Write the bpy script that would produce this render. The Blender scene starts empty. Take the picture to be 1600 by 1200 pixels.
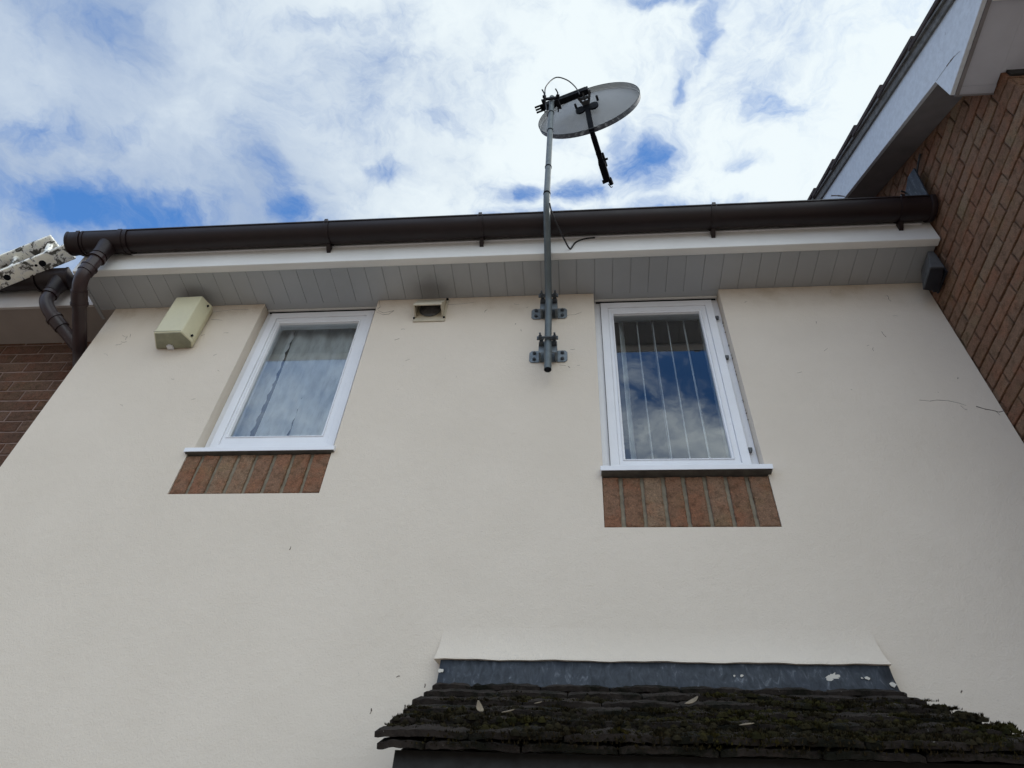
import bpy, bmesh, math, random
from mathutils import Vector, Matrix, noise
R = math.radians
random.seed(7)
H = 1.55                      # eye height above the ground; all building data below is relative to the eye
S = bpy.context.scene
COL = S.collection

# ------------------------------------------------------------------ camera
cam_d = bpy.data.cameras.new('camera'); cam = bpy.data.objects.new('camera', cam_d); COL.objects.link(cam)
rx = Vector((0.99575761, 0.0770328, 0.05032623)); ux = Vector((0.02142404, -0.72599707, 0.68736399)); fx = Vector((-0.08948627, 0.68336973, 0.72456747))
m = Matrix.Identity(4)
for i in range(3):
    m[i][0] = rx[i]; m[i][1] = ux[i]; m[i][2] = -fx[i]
m[2][3] = H
cam.matrix_world = m
cam_d.sensor_width = 36; cam_d.lens = 25.361; cam_d.clip_start = 0.05; cam_d.clip_end = 3000
S.camera = cam
S.view_settings.view_transform = 'Standard'; S.view_settings.look = 'None'
S.view_settings.exposure = 1.08; S.view_settings.gamma = 1.0

# ------------------------------------------------------------------ node helpers
class NT:
    def __init__(s, nt): s.t = nt
    def n(s, kind, **kw):
        nd = s.t.nodes.new(kind)
        ins = kw.pop('ins', {})
        for k, v in kw.items(): setattr(nd, k, v)
        for k, v in ins.items():
            if hasattr(v, 'is_output') or isinstance(v, bpy.types.NodeSocket): s.t.links.new(v, nd.inputs[k])
            else: nd.inputs[k].default_value = v
        return nd
    def math(s, op, a, b=None, c=None, clamp=False):
        i = {0: a}
        if b is not None: i[1] = b
        if c is not None: i[2] = c
        return s.n('ShaderNodeMath', operation=op, use_clamp=clamp, ins=i).outputs[0]
    def vmath(s, op, a, b=None, out=0):
        i = {0: a}
        if b is not None: i[1] = b
        return s.n('ShaderNodeVectorMath', operation=op, ins=i).outputs[out]
    def noise(s, vec, scale, detail=4, rough=0.5, dist=0.0):
        return s.n('ShaderNodeTexNoise', ins={'Vector': vec, 'Scale': scale, 'Detail': detail, 'Roughness': rough, 'Distortion': dist}).outputs[0]
    def ramp(s, fac, stops, interp='LINEAR'):
        nd = s.n('ShaderNodeValToRGB', ins={0: fac}); cr = nd.color_ramp; cr.interpolation = interp
        while len(cr.elements) > 1: cr.elements.remove(cr.elements[-1])
        for k, (p, c) in enumerate(stops):
            e = cr.elements[0] if k == 0 else cr.elements.new(p)
            e.position = p; e.color = (c if isinstance(c, tuple) else (c, c, c)) + (1,)
        return nd.outputs[0]
    def sm(s, v, a, b, lo=0.0, hi=1.0):
        return s.n('ShaderNodeMapRange', interpolation_type='SMOOTHSTEP', ins={0: v, 1: a, 2: b, 3: lo, 4: hi}).outputs[0]
    def mix(s, f, a, b, mode='MIX'):
        nd = s.n('ShaderNodeMix', data_type='RGBA', blend_type=mode)
        for k, v in ((0, f), (6, a), (7, b)):
            if isinstance(v, bpy.types.NodeSocket): s.t.links.new(v, nd.inputs[k])
            else: nd.inputs[k].default_value = v if not isinstance(v, tuple) or len(v) == 4 else v + (1,)
        return nd.outputs[2]

# ------------------------------------------------------------------ world: sky with broken cloud
SUN_EL, SUN_AZ = R(42), R(74)           # sun stands behind the houses, to the right (azimuth from +y towards +x)
world = bpy.data.worlds.new("World"); S.world = world; world.use_nodes = True
w = NT(world.node_tree); world.node_tree.nodes.clear()
sky = w.n('ShaderNodeTexSky', sky_type='NISHITA', sun_disc=False, sun_elevation=SUN_EL, sun_rotation=SUN_AZ, air_density=1.0, dust_density=0.6, ozone_density=2.0)
tc = w.n('ShaderNodeTexCoord').outputs['Generated']
sep = w.n('ShaderNodeSeparateXYZ', ins={0: tc})
zz = w.math('MAXIMUM', sep.outputs[2], 0.06)
u = w.math('DIVIDE', sep.outputs[0], zz); v = w.math('DIVIDE', sep.outputs[1], zz)
uv = w.n('ShaderNodeCombineXYZ', ins={0: u, 1: v, 2: 0.0}).outputs[0]
wob = w.n('ShaderNodeTexNoise', ins={'Vector': uv, 'Scale': 5.0, 'Detail': 5.0, 'Roughness': 0.6}).outputs[1]
wob = w.vmath('MULTIPLY', w.vmath('SUBTRACT', wob, (0.5, 0.5, 0.5)), (0.16, 0.16, 0.0))
uvw = w.vmath('ADD', uv, wob)
n1 = w.noise(uvw, 4.2, 8, 0.62, 0.3)
n2 = w.noise(uvw, 13.0, 9, 0.70, 0.6)
n3 = w.noise(uvw, 2.0, 4, 0.5, 0.2)
hole = None
for hx, hy, ra, rb, st in [(-.787,.54,.11,.05,1.0),(-.68,.555,.10,.04,.95),(-.79,.405,.06,.025,.45),(-.656,.43,.05,.02,.45),(-.456,.575,.035,.04,.8),(-.443,.50,.02,.035,.4),
        (-.99,.50,.1,.05,.7),(.005,.55,.06,.03,.75),(.10,.515,.045,.035,.8),(.062,.475,.02,.03,.45),(.165,.333,.012,.05,.55),(.146,.39,.015,.04,.55),(-.073,.545,.03,.02,.7),(-.27,.50,.04,.018,.5),
        (.286,.446,.05,.02,.45),(.12,.285,.05,.015,.7),(-.331,.271,.05,.015,.45),(.258,.525,.03,.015,.5),(-.2,.43,.04,.02,.25),
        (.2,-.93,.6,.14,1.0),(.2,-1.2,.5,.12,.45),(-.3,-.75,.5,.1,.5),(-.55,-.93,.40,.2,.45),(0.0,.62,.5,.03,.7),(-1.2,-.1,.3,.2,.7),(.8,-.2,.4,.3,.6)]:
    dd = w.vmath('MULTIPLY', w.vmath('SUBTRACT', uvw, (hx, hy, 0)), (1 / ra, 1 / rb, 0))
    dl = w.vmath('LENGTH', dd, out=1)
    g = w.sm(dl, 0.15, 1.75, st, 0.0)
    hole = g if hole is None else w.math('MAXIMUM', hole, g)
den = w.math('ADD', w.math('MULTIPLY', n1, 0.75), w.math('MULTIPLY', n2, 0.58))
den = w.math('SUBTRACT', w.math('ADD', den, 0.05), w.math('MULTIPLY', hole, 0.42))
cov = w.sm(den, 0.26, 0.76)
# thick parts of the cloud: whiter to the right, blue-grey to the left
wh = w.math('ADD', w.math('MULTIPLY', n3, 0.8), w.math('MULTIPLY', n1, 0.6))
wh = w.math('ADD', wh, w.math('MULTIPLY', w.sm(u, -0.62, 0.02), 0.52))
wh = w.sm(wh, 0.60, 1.22)
ccol = w.mix(wh, (1.72, 2.22, 3.1), (4.15, 4.55, 4.7))
back = w.sm(v, 0.1, -0.5, 1.0, 1.75)  # clouds behind the camera brightened to put more light on the front wall
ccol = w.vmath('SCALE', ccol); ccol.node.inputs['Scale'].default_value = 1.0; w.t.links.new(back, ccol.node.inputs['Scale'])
blue = w.mix(w.sm(u, -.7, .3), w.mix(1.0, sky.outputs[0], (0.50, 0.90, 1.25), 'MULTIPLY'), w.mix(1.0, sky.outputs[0], (0.40, 0.66, 0.90), 'MULTIPLY'))
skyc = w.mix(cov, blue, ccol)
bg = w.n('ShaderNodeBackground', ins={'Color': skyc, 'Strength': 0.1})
wo = w.n('ShaderNodeOutputWorld', ins={'Surface': bg.outputs[0]})

sd = bpy.data.lights.new('sun', 'SUN'); sd.energy = 0.9; sd.angle = R(16); sd.color = (1, .95, .88)
sun = bpy.data.objects.new('sun', sd); COL.objects.link(sun)
sv = Vector((math.sin(SUN_AZ) * math.cos(SUN_EL), math.cos(SUN_AZ) * math.cos(SUN_EL), math.sin(SUN_EL)))
sun.rotation_euler = sv.to_track_quat('Z', 'Y').to_euler(); sun.location = (0, 0, 30)

# ------------------------------------------------------------------ materials
def mat(name):
    m = bpy.data.materials.new(name); m.use_nodes = True
    t = NT(m.node_tree); p = m.node_tree.nodes['Principled BSDF']
    o = t.n('ShaderNodeTexCoord').outputs['Object']
    g = t.n('ShaderNodeNewGeometry').outputs['Position']
    return m, t, p, g
def setp(t, p, **k):
    for kk, vv in k.items():
        key = {'col': 'Base Color', 'rough': 'Roughness', 'metal': 'Metallic', 'nrm': 'Normal', 'alpha': 'Alpha', 'spec': 'Specular IOR Level'}[kk]
        if isinstance(vv, bpy.types.NodeSocket): t.t.links.new(vv, p.inputs[key])
        else: p.inputs[key].default_value = vv if not isinstance(vv, tuple) else vv + (1,)
def bump(t, h, strength, dist):
    return t.n('ShaderNodeBump', ins={'Height': h, 'Strength': strength, 'Distance': dist}).outputs[0]
def plain(name, col, rough=.5, metal=0.0, var=.15, scale=18, bs=.2, dirt=None, spec=.5):
    m, t, p, g = mat(name)
    n = t.noise(g, scale, 5, .6)
    lo = tuple(c * (1 - var) for c in col); hi = tuple(min(1, c * (1 + var)) for c in col)
    c = t.ramp(n, [(.3, lo), (.7, hi)])
    if dirt:
        dn = t.sm(t.noise(g, 42, 6, .7), .60, .72)
        d2 = t.sm(t.noise(g, 6, 4, .6), .5, .75, .1, 1)
        c = t.mix(t.math('MULTIPLY', dn, d2), c, dirt)
    setp(t, p, col=c, rough=t.sm(t.noise(g, scale * 1.7, 4), .2, .8, rough * .8, min(1, rough * 1.2)), metal=metal, spec=spec,
         nrm=bump(t, t.noise(g, scale * 9, 4, .6), bs, .002))
    return m

def m_render():
    m, t, p, g = mat('cream_masonry_paint')
    c = t.ramp(t.noise(g, 2.2, 5, .6), [(.3, (.645, .572, .480)), (.7, (.690, .614, .520))])
    sp = t.sm(t.noise(g, 60, 3, .6), .68, .76, 0, .35)
    c = t.mix(sp, c, (.45, .41, .35))
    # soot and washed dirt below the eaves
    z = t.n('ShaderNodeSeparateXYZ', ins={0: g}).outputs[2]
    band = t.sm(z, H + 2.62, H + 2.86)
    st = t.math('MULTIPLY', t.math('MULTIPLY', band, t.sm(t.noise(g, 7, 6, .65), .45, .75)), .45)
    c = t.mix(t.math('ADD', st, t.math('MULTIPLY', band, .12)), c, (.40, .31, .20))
    h = t.math('ADD', t.math('MULTIPLY', t.noise(g, 170, 4, .6), .7), t.math('MULTIPLY', t.noise(g, 28, 4, .6), 1.0))
    h = t.math('ADD', h, t.math('MULTIPLY', t.noise(g, 5, 3, .5), 1.5))
    setp(t, p, col=c, rough=.85, spec=.2, nrm=bump(t, h, .48, .005))
    return m
def m_brick(name, c1, c2, c3, rough=.9, dark=.55, sc=1.0):
    m, t, p, g = mat(name)
    a = t.n('ShaderNodeAttribute', attribute_name='tint').outputs[0]
    s = t.n('ShaderNodeSeparateColor', ins={0: a})
    c = t.ramp(s.outputs[0], [(0, c1), (.5, c2), (1, c3)])
    c = t.mix(t.sm(t.noise(g, 9 * sc, 4, .6), .45, .62, 0, .8), c, t.mix(1.0, c, (1.12, .93, .86), 'MULTIPLY'))
    c = t.mix(t.sm(t.noise(g, 7 * sc + 1, 4, .6), .52, .66, 0, .8), c, t.mix(1.0, c, (.96, 1.02, .92), 'MULTIPLY'))
    n = t.noise(g, 30 * sc, 9, .78, .3)
    c = t.mix(t.sm(n, .46, .66), c, t.mix(1.0, c, (dark, dark, dark * .95), 'MULTIPLY'))
    f = t.noise(g, 210, 4, .7)
    c = t.mix(t.sm(f, .54, .66, 0, .75), c, t.mix(1.0, c, (1.75, 1.7, 1.55), 'MULTIPLY'))
    c = t.mix(t.sm(f, .30, .42, .85, 0), c, (.025, .015, .011))
    h = t.math('ADD', t.noise(g, 70, 6, .75), t.math('MULTIPLY', t.noise(g, 220, 3, .6), .35))
    setp(t, p, col=c, rough=rough, spec=.2, nrm=bump(t, h, 1.0, .010))
    return m
def m_tile():
    m, t, p, g = mat('porch_roof_tile')
    c = t.ramp(t.noise(g, 14, 6, .7), [(.3, (.018, .014, .012)), (.55, (.040, .032, .027)), (.8, (.066, .054, .046))])
    c = t.mix(t.sm(t.noise(g, 95, 3, .5), .70, .76), c, (.22, .21, .19))
    c = t.mix(t.sm(t.noise(g, 9, 5, .7), .48, .60), c, (.011, .011, .007))
    setp(t, p, col=c, rough=.95, spec=.15, nrm=bump(t, t.noise(g, 60, 6, .75), 1.0, .01))
    return m
def m_lead():
    m, t, p, g = mat('weathered_lead')
    st = t.vmath('MULTIPLY', t.vmath('ADD', g, t.vmath('MULTIPLY', g, (0, 0, 0))), (60, 60, 22))
    n = t.noise(st, 1.0, 6, .65, .8)
    c = t.ramp(n, [(.35, (.026, .031, .038)), (.58, (.050, .058, .070)), (.72, (.15, .165, .185))])
    c = t.mix(t.sm(t.noise(g, 8, 5, .6), .5, .7, 0, .5), c, (.035, .042, .058))
    setp(t, p, col=c, rough=.62, metal=.25, spec=.3, nrm=bump(t, n, .35, .003))
    return m
def m_glass():
    m = bpy.data.materials.new('window_glass'); m.use_nodes = True; t = NT(m.node_tree); m.node_tree.nodes.clear()
    g = t.n('ShaderNodeNewGeometry').outputs['Position']
    nb = bump(t, t.noise(g, 2.2, 2, .4), .10, .012)
    fr = t.n('ShaderNodeFresnel', ins={'IOR': 1.55, 'Normal': nb}).outputs[0]
    fac = t.math('MULTIPLY', fr, 3.0, clamp=True)
    tr = t.n('ShaderNodeBsdfTransparent', ins={'Color': (.93, .97, .97, 1)})
    gl = t.n('ShaderNodeBsdfGlossy', ins={'Color': (.95, .98, 1, 1), 'Roughness': .01, 'Normal': nb})
    mx = t.n('ShaderNodeMixShader', ins={0: fac, 1: tr.outputs[0], 2: gl.outputs[0]})
    t.n('ShaderNodeOutputMaterial', ins={0: mx.outputs[0]})
    return m
def m_lace(name, col, lace=False):
    m = bpy.data.materials.new(name); m.use_nodes = True; t = NT(m.node_tree); m.node_tree.nodes.clear()
    g = t.n('ShaderNodeNewGeometry').outputs['Position']
    n = t.noise(t.vmath('MULTIPLY', g, (30, 30, 8)), 1.0, 5, .6)
    c = t.ramp(n, [(.35, tuple(x * .72 for x in col)), (.6, col)])
    d = t.n('ShaderNodeBsdfDiffuse', ins={'Color': c}); tl = t.n('ShaderNodeBsdfTranslucent', ins={'Color': c})
    mx = t.n('ShaderNodeMixShader', ins={0: .35, 1: d.outputs[0], 2: tl.outputs[0]})
    if lace:
        tr = t.n('ShaderNodeBsdfTransparent')
        f = t.sm(t.noise(g, 120, 3, .6), .52, .62, .05, .5)
        mx = t.n('ShaderNodeMixShader', ins={0: f, 1: mx.outputs[0], 2: tr.outputs[0]})
    t.n('ShaderNodeOutputMaterial', ins={0: mx.outputs[0]})
    return m
def m_mesh():
    m = bpy.data.materials.new('perforated_dish_metal'); m.use_nodes = True; t = NT(m.node_tree)
    p = m.node_tree.nodes['Principled BSDF']; out = m.node_tree.nodes['Material Output']
    uvn = t.n('ShaderNodeUVMap', uv_map='UVMap').outputs[0]
    s = t.n('ShaderNodeSeparateXYZ', ins={0: uvn})
    row = t.math('FLOOR', s.outputs[1]); off = t.math('MULTIPLY', t.math('MODULO', row, 2.0), .5)
    fu = t.math('SUBTRACT', t.math('FRACT', t.math('ADD', s.outputs[0], off)), .5)
    fv = t.math('SUBTRACT', t.math('FRACT', s.outputs[1]), .5)
    d = t.math('SQRT', t.math('ADD', t.math('POWER', fu, 2), t.math('POWER', fv, 2)))
    hole = t.math('LESS_THAN', d, .20)
    g = t.n('ShaderNodeNewGeometry').outputs['Position']
    c = t.ramp(t.noise(g, 12, 4, .6), [(.3, (.098, .11, .13)), (.7, (.115, .13, .152))])
    setp(t, p, col=c, rough=.6, metal=.1)
    tr = t.n('ShaderNodeBsdfTransparent')
    mx = t.n('ShaderNodeMixShader', ins={0: hole, 1: p.outputs[0], 2: tr.outputs[0]})
    m.node_tree.links.new(mx.outputs[0], out.inputs[0])
    return m
def m_ladder():
    m, t, p, g = mat('spattered_ladder_metal')
    n = t.noise(g, 22, 7, .66, .6)
    n2 = t.noise(g, 110, 4, .6)
    c = t.ramp(n, [(.44, (.88, .87, .78)), (.53, (.76, .77, .76)), (.555, (.12, .115, .10)), (.62, (.06, .06, .05))])
    c = t.mix(t.sm(n2, .62, .68), c, (.14, .13, .11))
    setp(t, p, col=c, rough=.6, metal=.0, nrm=bump(t, n, .5, .004))
    return m
def m_moss():
    m, t, p, g = mat('roof_moss')
    a = t.n('ShaderNodeAttribute', attribute_name='tint').outputs[0]
    s = t.n('ShaderNodeSeparateColor', ins={0: a})
    big = t.sm(t.noise(g, 6.5, 4, .6), .46, .66)
    lo = t.ramp(s.outputs[0], [(0, (.010, .009, .006)), (.6, (.026, .021, .011)), (1, (.05, .038, .020))])
    hi = t.ramp(s.outputs[0], [(0, (.012, .012, .005)), (.6, (.034, .030, .008)), (1, (.075, .063, .016))])
    setp(t, p, col=t.mix(big, lo, hi), rough=1.0, spec=.05)
    return m
def m_ground():
    m, t, p, g = mat('driveway_paving')
    b = t.n('ShaderNodeTexBrick', ins={'Vector': g, 'Color1': (.32, .26, .21, 1), 'Color2': (.40, .33, .27, 1), 'Mortar': (.08, .075, .07, 1), 'Scale': 4.0, 'Mortar Size': .012})
    c = t.mix(t.sm(t.noise(g, 1.5, 6, .6), .35, .7, 0, .5), b.outputs[0], (.24, .19, .15))
    setp(t, p, col=c, rough=.9, nrm=bump(t, t.noise(g, 80, 5, .6), .5, .004))
    return m
def m_rooftile(name, c1, c2):
    m, t, p, g = mat(name)
    c = t.ramp(t.noise(g, 9, 6, .7), [(.3, c1), (.7, c2)])
    c = t.mix(t.sm(t.noise(g, 55, 4, .6), .62, .72, 0, .6), c, tuple(x * 1.8 for x in c2))
    setp(t, p, col=c, rough=.92, spec=.2, nrm=bump(t, t.noise(g, 60, 5, .7), .8, .006))
    return m

def m_soffit():
    m, t, p, g = mat('soffit_pvc')
    c = t.ramp(t.noise(g, 3, 4, .6), [(.3, (.35, .365, .38)), (.7, (.40, .415, .43))])
    # soot marks above the extractor outlet and the alarm box
    for cx, r_ in ((-.70, .16), (-1.91, .13)):
        d = t.vmath('LENGTH', t.vmath('MULTIPLY', t.vmath('SUBTRACT', g, (cx, 2.04, H + 2.855)), (1, 1.3, 0)), out=1)
        k = t.math('MULTIPLY', t.sm(t.math('ADD', d, t.math('MULTIPLY', t.noise(g, 14, 4, .6), .08)), .03, r_ + .04, .62, 0), 1.0)
        c = t.mix(k, c, (.13, .12, .12))
    setp(t, p, col=c, rough=.45, nrm=bump(t, t.noise(g, 40, 3, .5), .06, .002))
    return m

M = dict(render=m_render(), glass=m_glass(), lead=m_lead(), ptile=m_tile(), dish=m_mesh(), ladder=m_ladder(), moss=m_moss(), ground=m_ground(), soffit=m_soffit(),
    brick_r=m_brick('rustic_brown_brick', (.215, .122, .080), (.23, .138, .092), (.25, .170, .115), dark=.58),
    brick_l=m_brick('dark_red_brick', (.115, .064, .044), (.135, .078, .054), (.165, .105, .074), dark=.6),
    brick_s=m_brick('sill_brick', (.235, .130, .080), (.25, .143, .092), (.27, .180, .118), dark=.52),
    mortar_r=plain('brown_mortar', (.16, .108, .076), .95, var=.3, scale=30, bs=.6),
    mortar_l=plain('pinkish_mortar', (.20, .135, .11), .95, var=.25, scale=30, bs=.6),
    mortar_s=plain('sand_mortar', (.215, .185, .135), .95, var=.25, scale=40, bs=.6),
    upvc=plain('white_pvc_frame', (.76, .77, .80), .38, var=.04, scale=6, bs=.05, dirt=(.40, .38, .35)),
    fascia=plain('white_pvc_fascia', (.72, .72, .70), .35, var=.05, scale=4, bs=.04, dirt=(.55, .53, .5)),
    lsoffit=plain('aged_soffit_board', (.33, .29, .265), .6, var=.08, scale=5, bs=.05),
    lfascia=plain('aged_fascia_board', (.55, .52, .50), .45, var=.1, scale=5, bs=.05),
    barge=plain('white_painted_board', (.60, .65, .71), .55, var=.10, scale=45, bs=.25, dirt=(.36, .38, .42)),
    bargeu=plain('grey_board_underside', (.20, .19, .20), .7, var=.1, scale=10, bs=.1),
    rsoffit=plain('grey_soffit_board', (.46, .48, .55), .6, var=.06, scale=8, bs=.05),
    brown=plain('brown_pvc_gutter', (.0125, .0058, .0064), .45, var=.2, scale=5, bs=.0, spec=.38),
    brownd=plain('brown_pvc_downpipe', (.025, .0115, .012), .40, var=.35, scale=9, bs=.01, dirt=(.09, .075, .075)),
    galv=plain('galvanised_steel', (.19, .22, .245), .55, metal=.55, var=.22, scale=45, bs=.2, dirt=(.12, .13, .14)),
    galvd=plain('dull_steel_clamp', (.075, .085, .095), .65, metal=.3, var=.35, scale=50, bs=.3, dirt=(.05, .05, .05)),
    polem=plain('painted_mast_steel', (.105, .125, .132), .5, metal=.35, var=.15, scale=20, bs=.1),
    black=plain('black_plastic', (.009, .011, .015), .75, var=.3, scale=20, bs=.1, spec=.12),
    blackbox=plain('black_box_plastic', (.015, .018, .026), .45, var=.3, scale=20, bs=.1),
    greybox=plain('grey_box_plastic', (.075, .080, .085), .5, var=.2, scale=20, bs=.1),
    cable=plain('cable_rubber', (.012, .012, .014), .5, var=.2),
    bell=plain('yellowed_alarm_plastic', (.60, .565, .39), .42, var=.07, scale=8, bs=.06, dirt=(.36, .33, .24)),
    bellend=plain('aged_alarm_plastic_base', (.26, .26, .18), .5, var=.2, scale=14, bs=.1),
    vent=plain('beige_vent_plastic', (.48, .43, .33), .5, var=.12, scale=14, bs=.1, dirt=(.2, .16, .12)),
    ventd=plain('sooty_duct', (.13, .13, .135), .7, var=.4, scale=30, bs=.2),
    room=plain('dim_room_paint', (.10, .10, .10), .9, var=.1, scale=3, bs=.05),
    curtain=m_lace('net_curtain_cloth', (.97, .99, 1.0)), blind=m_lace('blind_fabric', (.93, .96, .98)),
    rtile=m_rooftile('concrete_roof_tile', (.050, .040, .040), (.085, .070, .068)), mtile=m_rooftile('brown_roof_tile', (.06, .04, .035), (.10, .07, .06)),
    mort=plain('grey_verge_mortar', (.15, .15, .145), .95, var=.35, scale=40, bs=.8),
    timber=plain('dark_porch_timber', (.012, .011, .010), .7, var=.3, scale=20, bs=.2),
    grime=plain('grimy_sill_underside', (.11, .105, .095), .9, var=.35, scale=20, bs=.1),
    crack=plain('crack_dirt', (.10, .075, .06), .95, var=.3), splash=plain('cream_paint_splash', (.55, .52, .46), .8, var=.1),
    leaf=plain('dry_leaf', (.20, .16, .11), .9, var=.3, scale=60, bs=.4))

# ------------------------------------------------------------------ mesh builder
class MB:
    def __init__(s): s.v = []; s.f = []; s.t = []; s.uv = None
    def quad(s, pts, t=None):
        b = len(s.v); s.v += [Vector(p) for p in pts]; s.f.append(list(range(b, b + len(pts)))); s.t.append(t)
        return s
    def hull(s, vs, fs, t=None):
        b = len(s.v); s.v += [Vector(p) for p in vs]
        for f in fs: s.f.append([b + i for i in f]); s.t.append(t)
        return s
    def box(s, a, b, t=None):
        x0, y0, z0 = [min(a[i], b[i]) for i in range(3)]; x1, y1, z1 = [max(a[i], b[i]) for i in range(3)]
        return s.hull([(x0, y0, z0), (x1, y0, z0), (x1, y1, z0), (x0, y1, z0), (x0, y0, z1), (x1, y0, z1), (x1, y1, z1), (x0, y1, z1)],
                      [(0, 3, 2, 1), (4, 5, 6, 7), (0, 1, 5, 4), (1, 2, 6, 5), (2, 3, 7, 6), (3, 0, 4, 7)], t)
    def prism(s, poly, d, t=None):
        d = Vector(d); n = len(poly); p = [Vector(q) for q in poly]
        return s.hull(p + [q + d for q in p], [tuple(range(n))[::-1], tuple(range(n, 2 * n))] + [(i, (i + 1) % n, n + (i + 1) % n, n + i) for i in range(n)], t)
    def tube(s, pts, r, seg=12, cap=True, t=None):
        pts = [Vector(p) for p in pts]; rs = r if isinstance(r, (list, tuple)) else [r] * len(pts)
        b0 = len(s.v); n = len(pts); up = None
        for i, p in enumerate(pts):
            d = (pts[min(i + 1, n - 1)] - pts[max(i - 1, 0)]).normalized()
            if up is None: up = d.orthogonal().normalized()
            up = (up - d * up.dot(d)).normalized(); sd_ = d.cross(up)
            for k in range(seg):
                a = 2 * math.pi * k / seg
                s.v.append(p + (up * math.cos(a) + sd_ * math.sin(a)) * rs[i])
        for i in range(n - 1):
            for k in range(seg):
                k2 = (k + 1) % seg
                s.f.append([b0 + i * seg + k, b0 + i * seg + k2, b0 + (i + 1) * seg + k2, b0 + (i + 1) * seg + k]); s.t.append(t)
        if cap:
            s.f.append([b0 + k for k in range(seg)][::-1]); s.t.append(t)
            s.f.append([b0 + (n - 1) * seg + k for k in range(seg)]); s.t.append(t)
        return s
    def sweepx(s, prof, x0, x1, t=None, close=True):
        """profile of (y,z) extruded along x"""
        n = len(prof); b = len(s.v)
        s.v += [Vector((x0, y, z)) for y, z in prof] + [Vector((x1, y, z)) for y, z in prof]
        for i in range(n if close else n - 1):
            j = (i + 1) % n; s.f.append([b + i, b + j, b + n + j, b + n + i]); s.t.append(t)
        if close:
            s.f.append([b + i for i in range(n)]); s.t.append(t); s.f.append([b + n + i for i in range(n)][::-1]); s.t.append(t)
        return s

def world_loc(o):
    p = Vector((0, 0, 0))
    while o: p += o.location; o = o.parent
    return p
def tag(o, label=None, cat=None, group=None, kind=None):
    for k, v_ in (('label', label), ('category', cat), ('group', group), ('kind', kind)):
        if v_: o[k] = v_
    return o
def thing(name, loc, label, cat, group=None, kind=None):
    o = bpy.data.objects.new(name, None); COL.objects.link(o); o.empty_display_size = .2
    o.location = (loc[0], loc[1], loc[2] + H)
    return tag(o, label, cat, group, kind)
SPLIT = {'feed_head', 'head_trim', 'pipe_socket', 'wall_cracks', 'bolt', 'hinge', 'screw', 'back_pad', 'coax_cable', 'mast_collar', 'porch_side_wall', 'paint_splash', 'room', 'board_crack', 'rung_hole', 'side_wall'}
def obj(name, mb, m, parent=None, **kw):
    if name not in SPLIT: return obj1(name, mb, m, parent, **kw)
    # every separate piece becomes an object of its own
    name = {'wall_cracks': 'crack'}.get(name, name)
    par = list(range(len(mb.v)))
    def fd(i):
        while par[i] != i: par[i] = par[par[i]]; i = par[i]
        return i
    for f in mb.f:
        for i in f[1:]: par[fd(i)] = fd(f[0])
    grp = {}
    for k, f in enumerate(mb.f): grp.setdefault(fd(f[0]), []).append(k)
    last = None
    # merge touching primitives
    bb = []
    for fs in grp.values():
        idx = sorted({i for k in fs for i in mb.f[k]}); P_ = [mb.v[i] for i in idx]
        bb.append([fs, [min(p[a] for p in P_) - .0015 for a in range(3)], [max(p[a] for p in P_) + .0015 for a in range(3)]])
    done = False
    while not done:
        done = True
        for i in range(len(bb)):
            for j in range(i + 1, len(bb)):
                A_, B_ = bb[i], bb[j]
                if all(A_[1][a] <= B_[2][a] and B_[1][a] <= A_[2][a] for a in range(3)):
                    bb[i] = [A_[0] + B_[0], [min(A_[1][a], B_[1][a]) for a in range(3)], [max(A_[2][a], B_[2][a]) for a in range(3)]]; bb.pop(j); done = False; break
            if not done: break
    for fs, _, _ in bb:
        m2 = MB(); idx = sorted({i for k in fs for i in mb.f[k]}); mp = {i: n_ for n_, i in enumerate(idx)}
        m2.v = [mb.v[i] for i in idx]; m2.f = [[mp[i] for i in mb.f[k]] for k in fs]; m2.t = [mb.t[k] for k in fs]
        last = obj1(name, m2, m, parent, **kw)
    return last
def obj1(name, mb, m, parent=None, smooth=False, bevel=0, bseg=2, label=None, auto=35):
    me = bpy.data.meshes.new(name)
    vs = [v + Vector((0, 0, H)) for v in mb.v]
    if parent: off = world_loc(parent)
    else:
        off = Vector(((min(v.x for v in vs) + max(v.x for v in vs)) / 2, (min(v.y for v in vs) + max(v.y for v in vs)) / 2, min(v.z for v in vs)))
    # part origin at its own centre
    if parent:
        c = Vector([(min(v[i] for v in vs) + max(v[i] for v in vs)) / 2 for i in range(3)])
    else: c = off
    me.from_pydata([tuple(v - c) for v in vs], [], mb.f)
    if any(x is not None for x in mb.t):
        ca = me.color_attributes.new('tint', 'FLOAT_COLOR', 'CORNER'); i = 0
        for fi, f in enumerate(mb.f):
            tt = mb.t[fi] if mb.t[fi] is not None else .5
            for _ in f: ca.data[i].color = (tt, tt, tt, 1); i += 1
    if mb.uv:
        ul = me.uv_layers.new(name='UVMap')
        for lp in me.loops: ul.data[lp.index].uv = mb.uv[lp.vertex_index]
    bm = bmesh.new(); bm.from_mesh(me)
    if not any(x is not None for x in mb.t) and not mb.uv:
        bmesh.ops.remove_doubles(bm, verts=bm.verts, dist=1e-5)
        bmesh.ops.recalc_face_normals(bm, faces=bm.faces)
    if bevel:
        es = [e for e in bm.edges if len(e.link_faces) == 2 and e.calc_face_angle(0) > R(25)]
        bmesh.ops.bevel(bm, geom=es, offset=bevel, segments=bseg, affect='EDGES', profile=.5)
    bm.to_mesh(me); bm.free()
    if smooth:
        for p in me.polygons: p.use_smooth = True
        me.set_sharp_from_angle(angle=R(auto))
    me.materials.append(m)
    o = bpy.data.objects.new(name, me); COL.objects.link(o)
    if parent: o.parent = parent; o.location = c - off
    else: o.location = c
    if label: o['label'] = label
    return o

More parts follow.
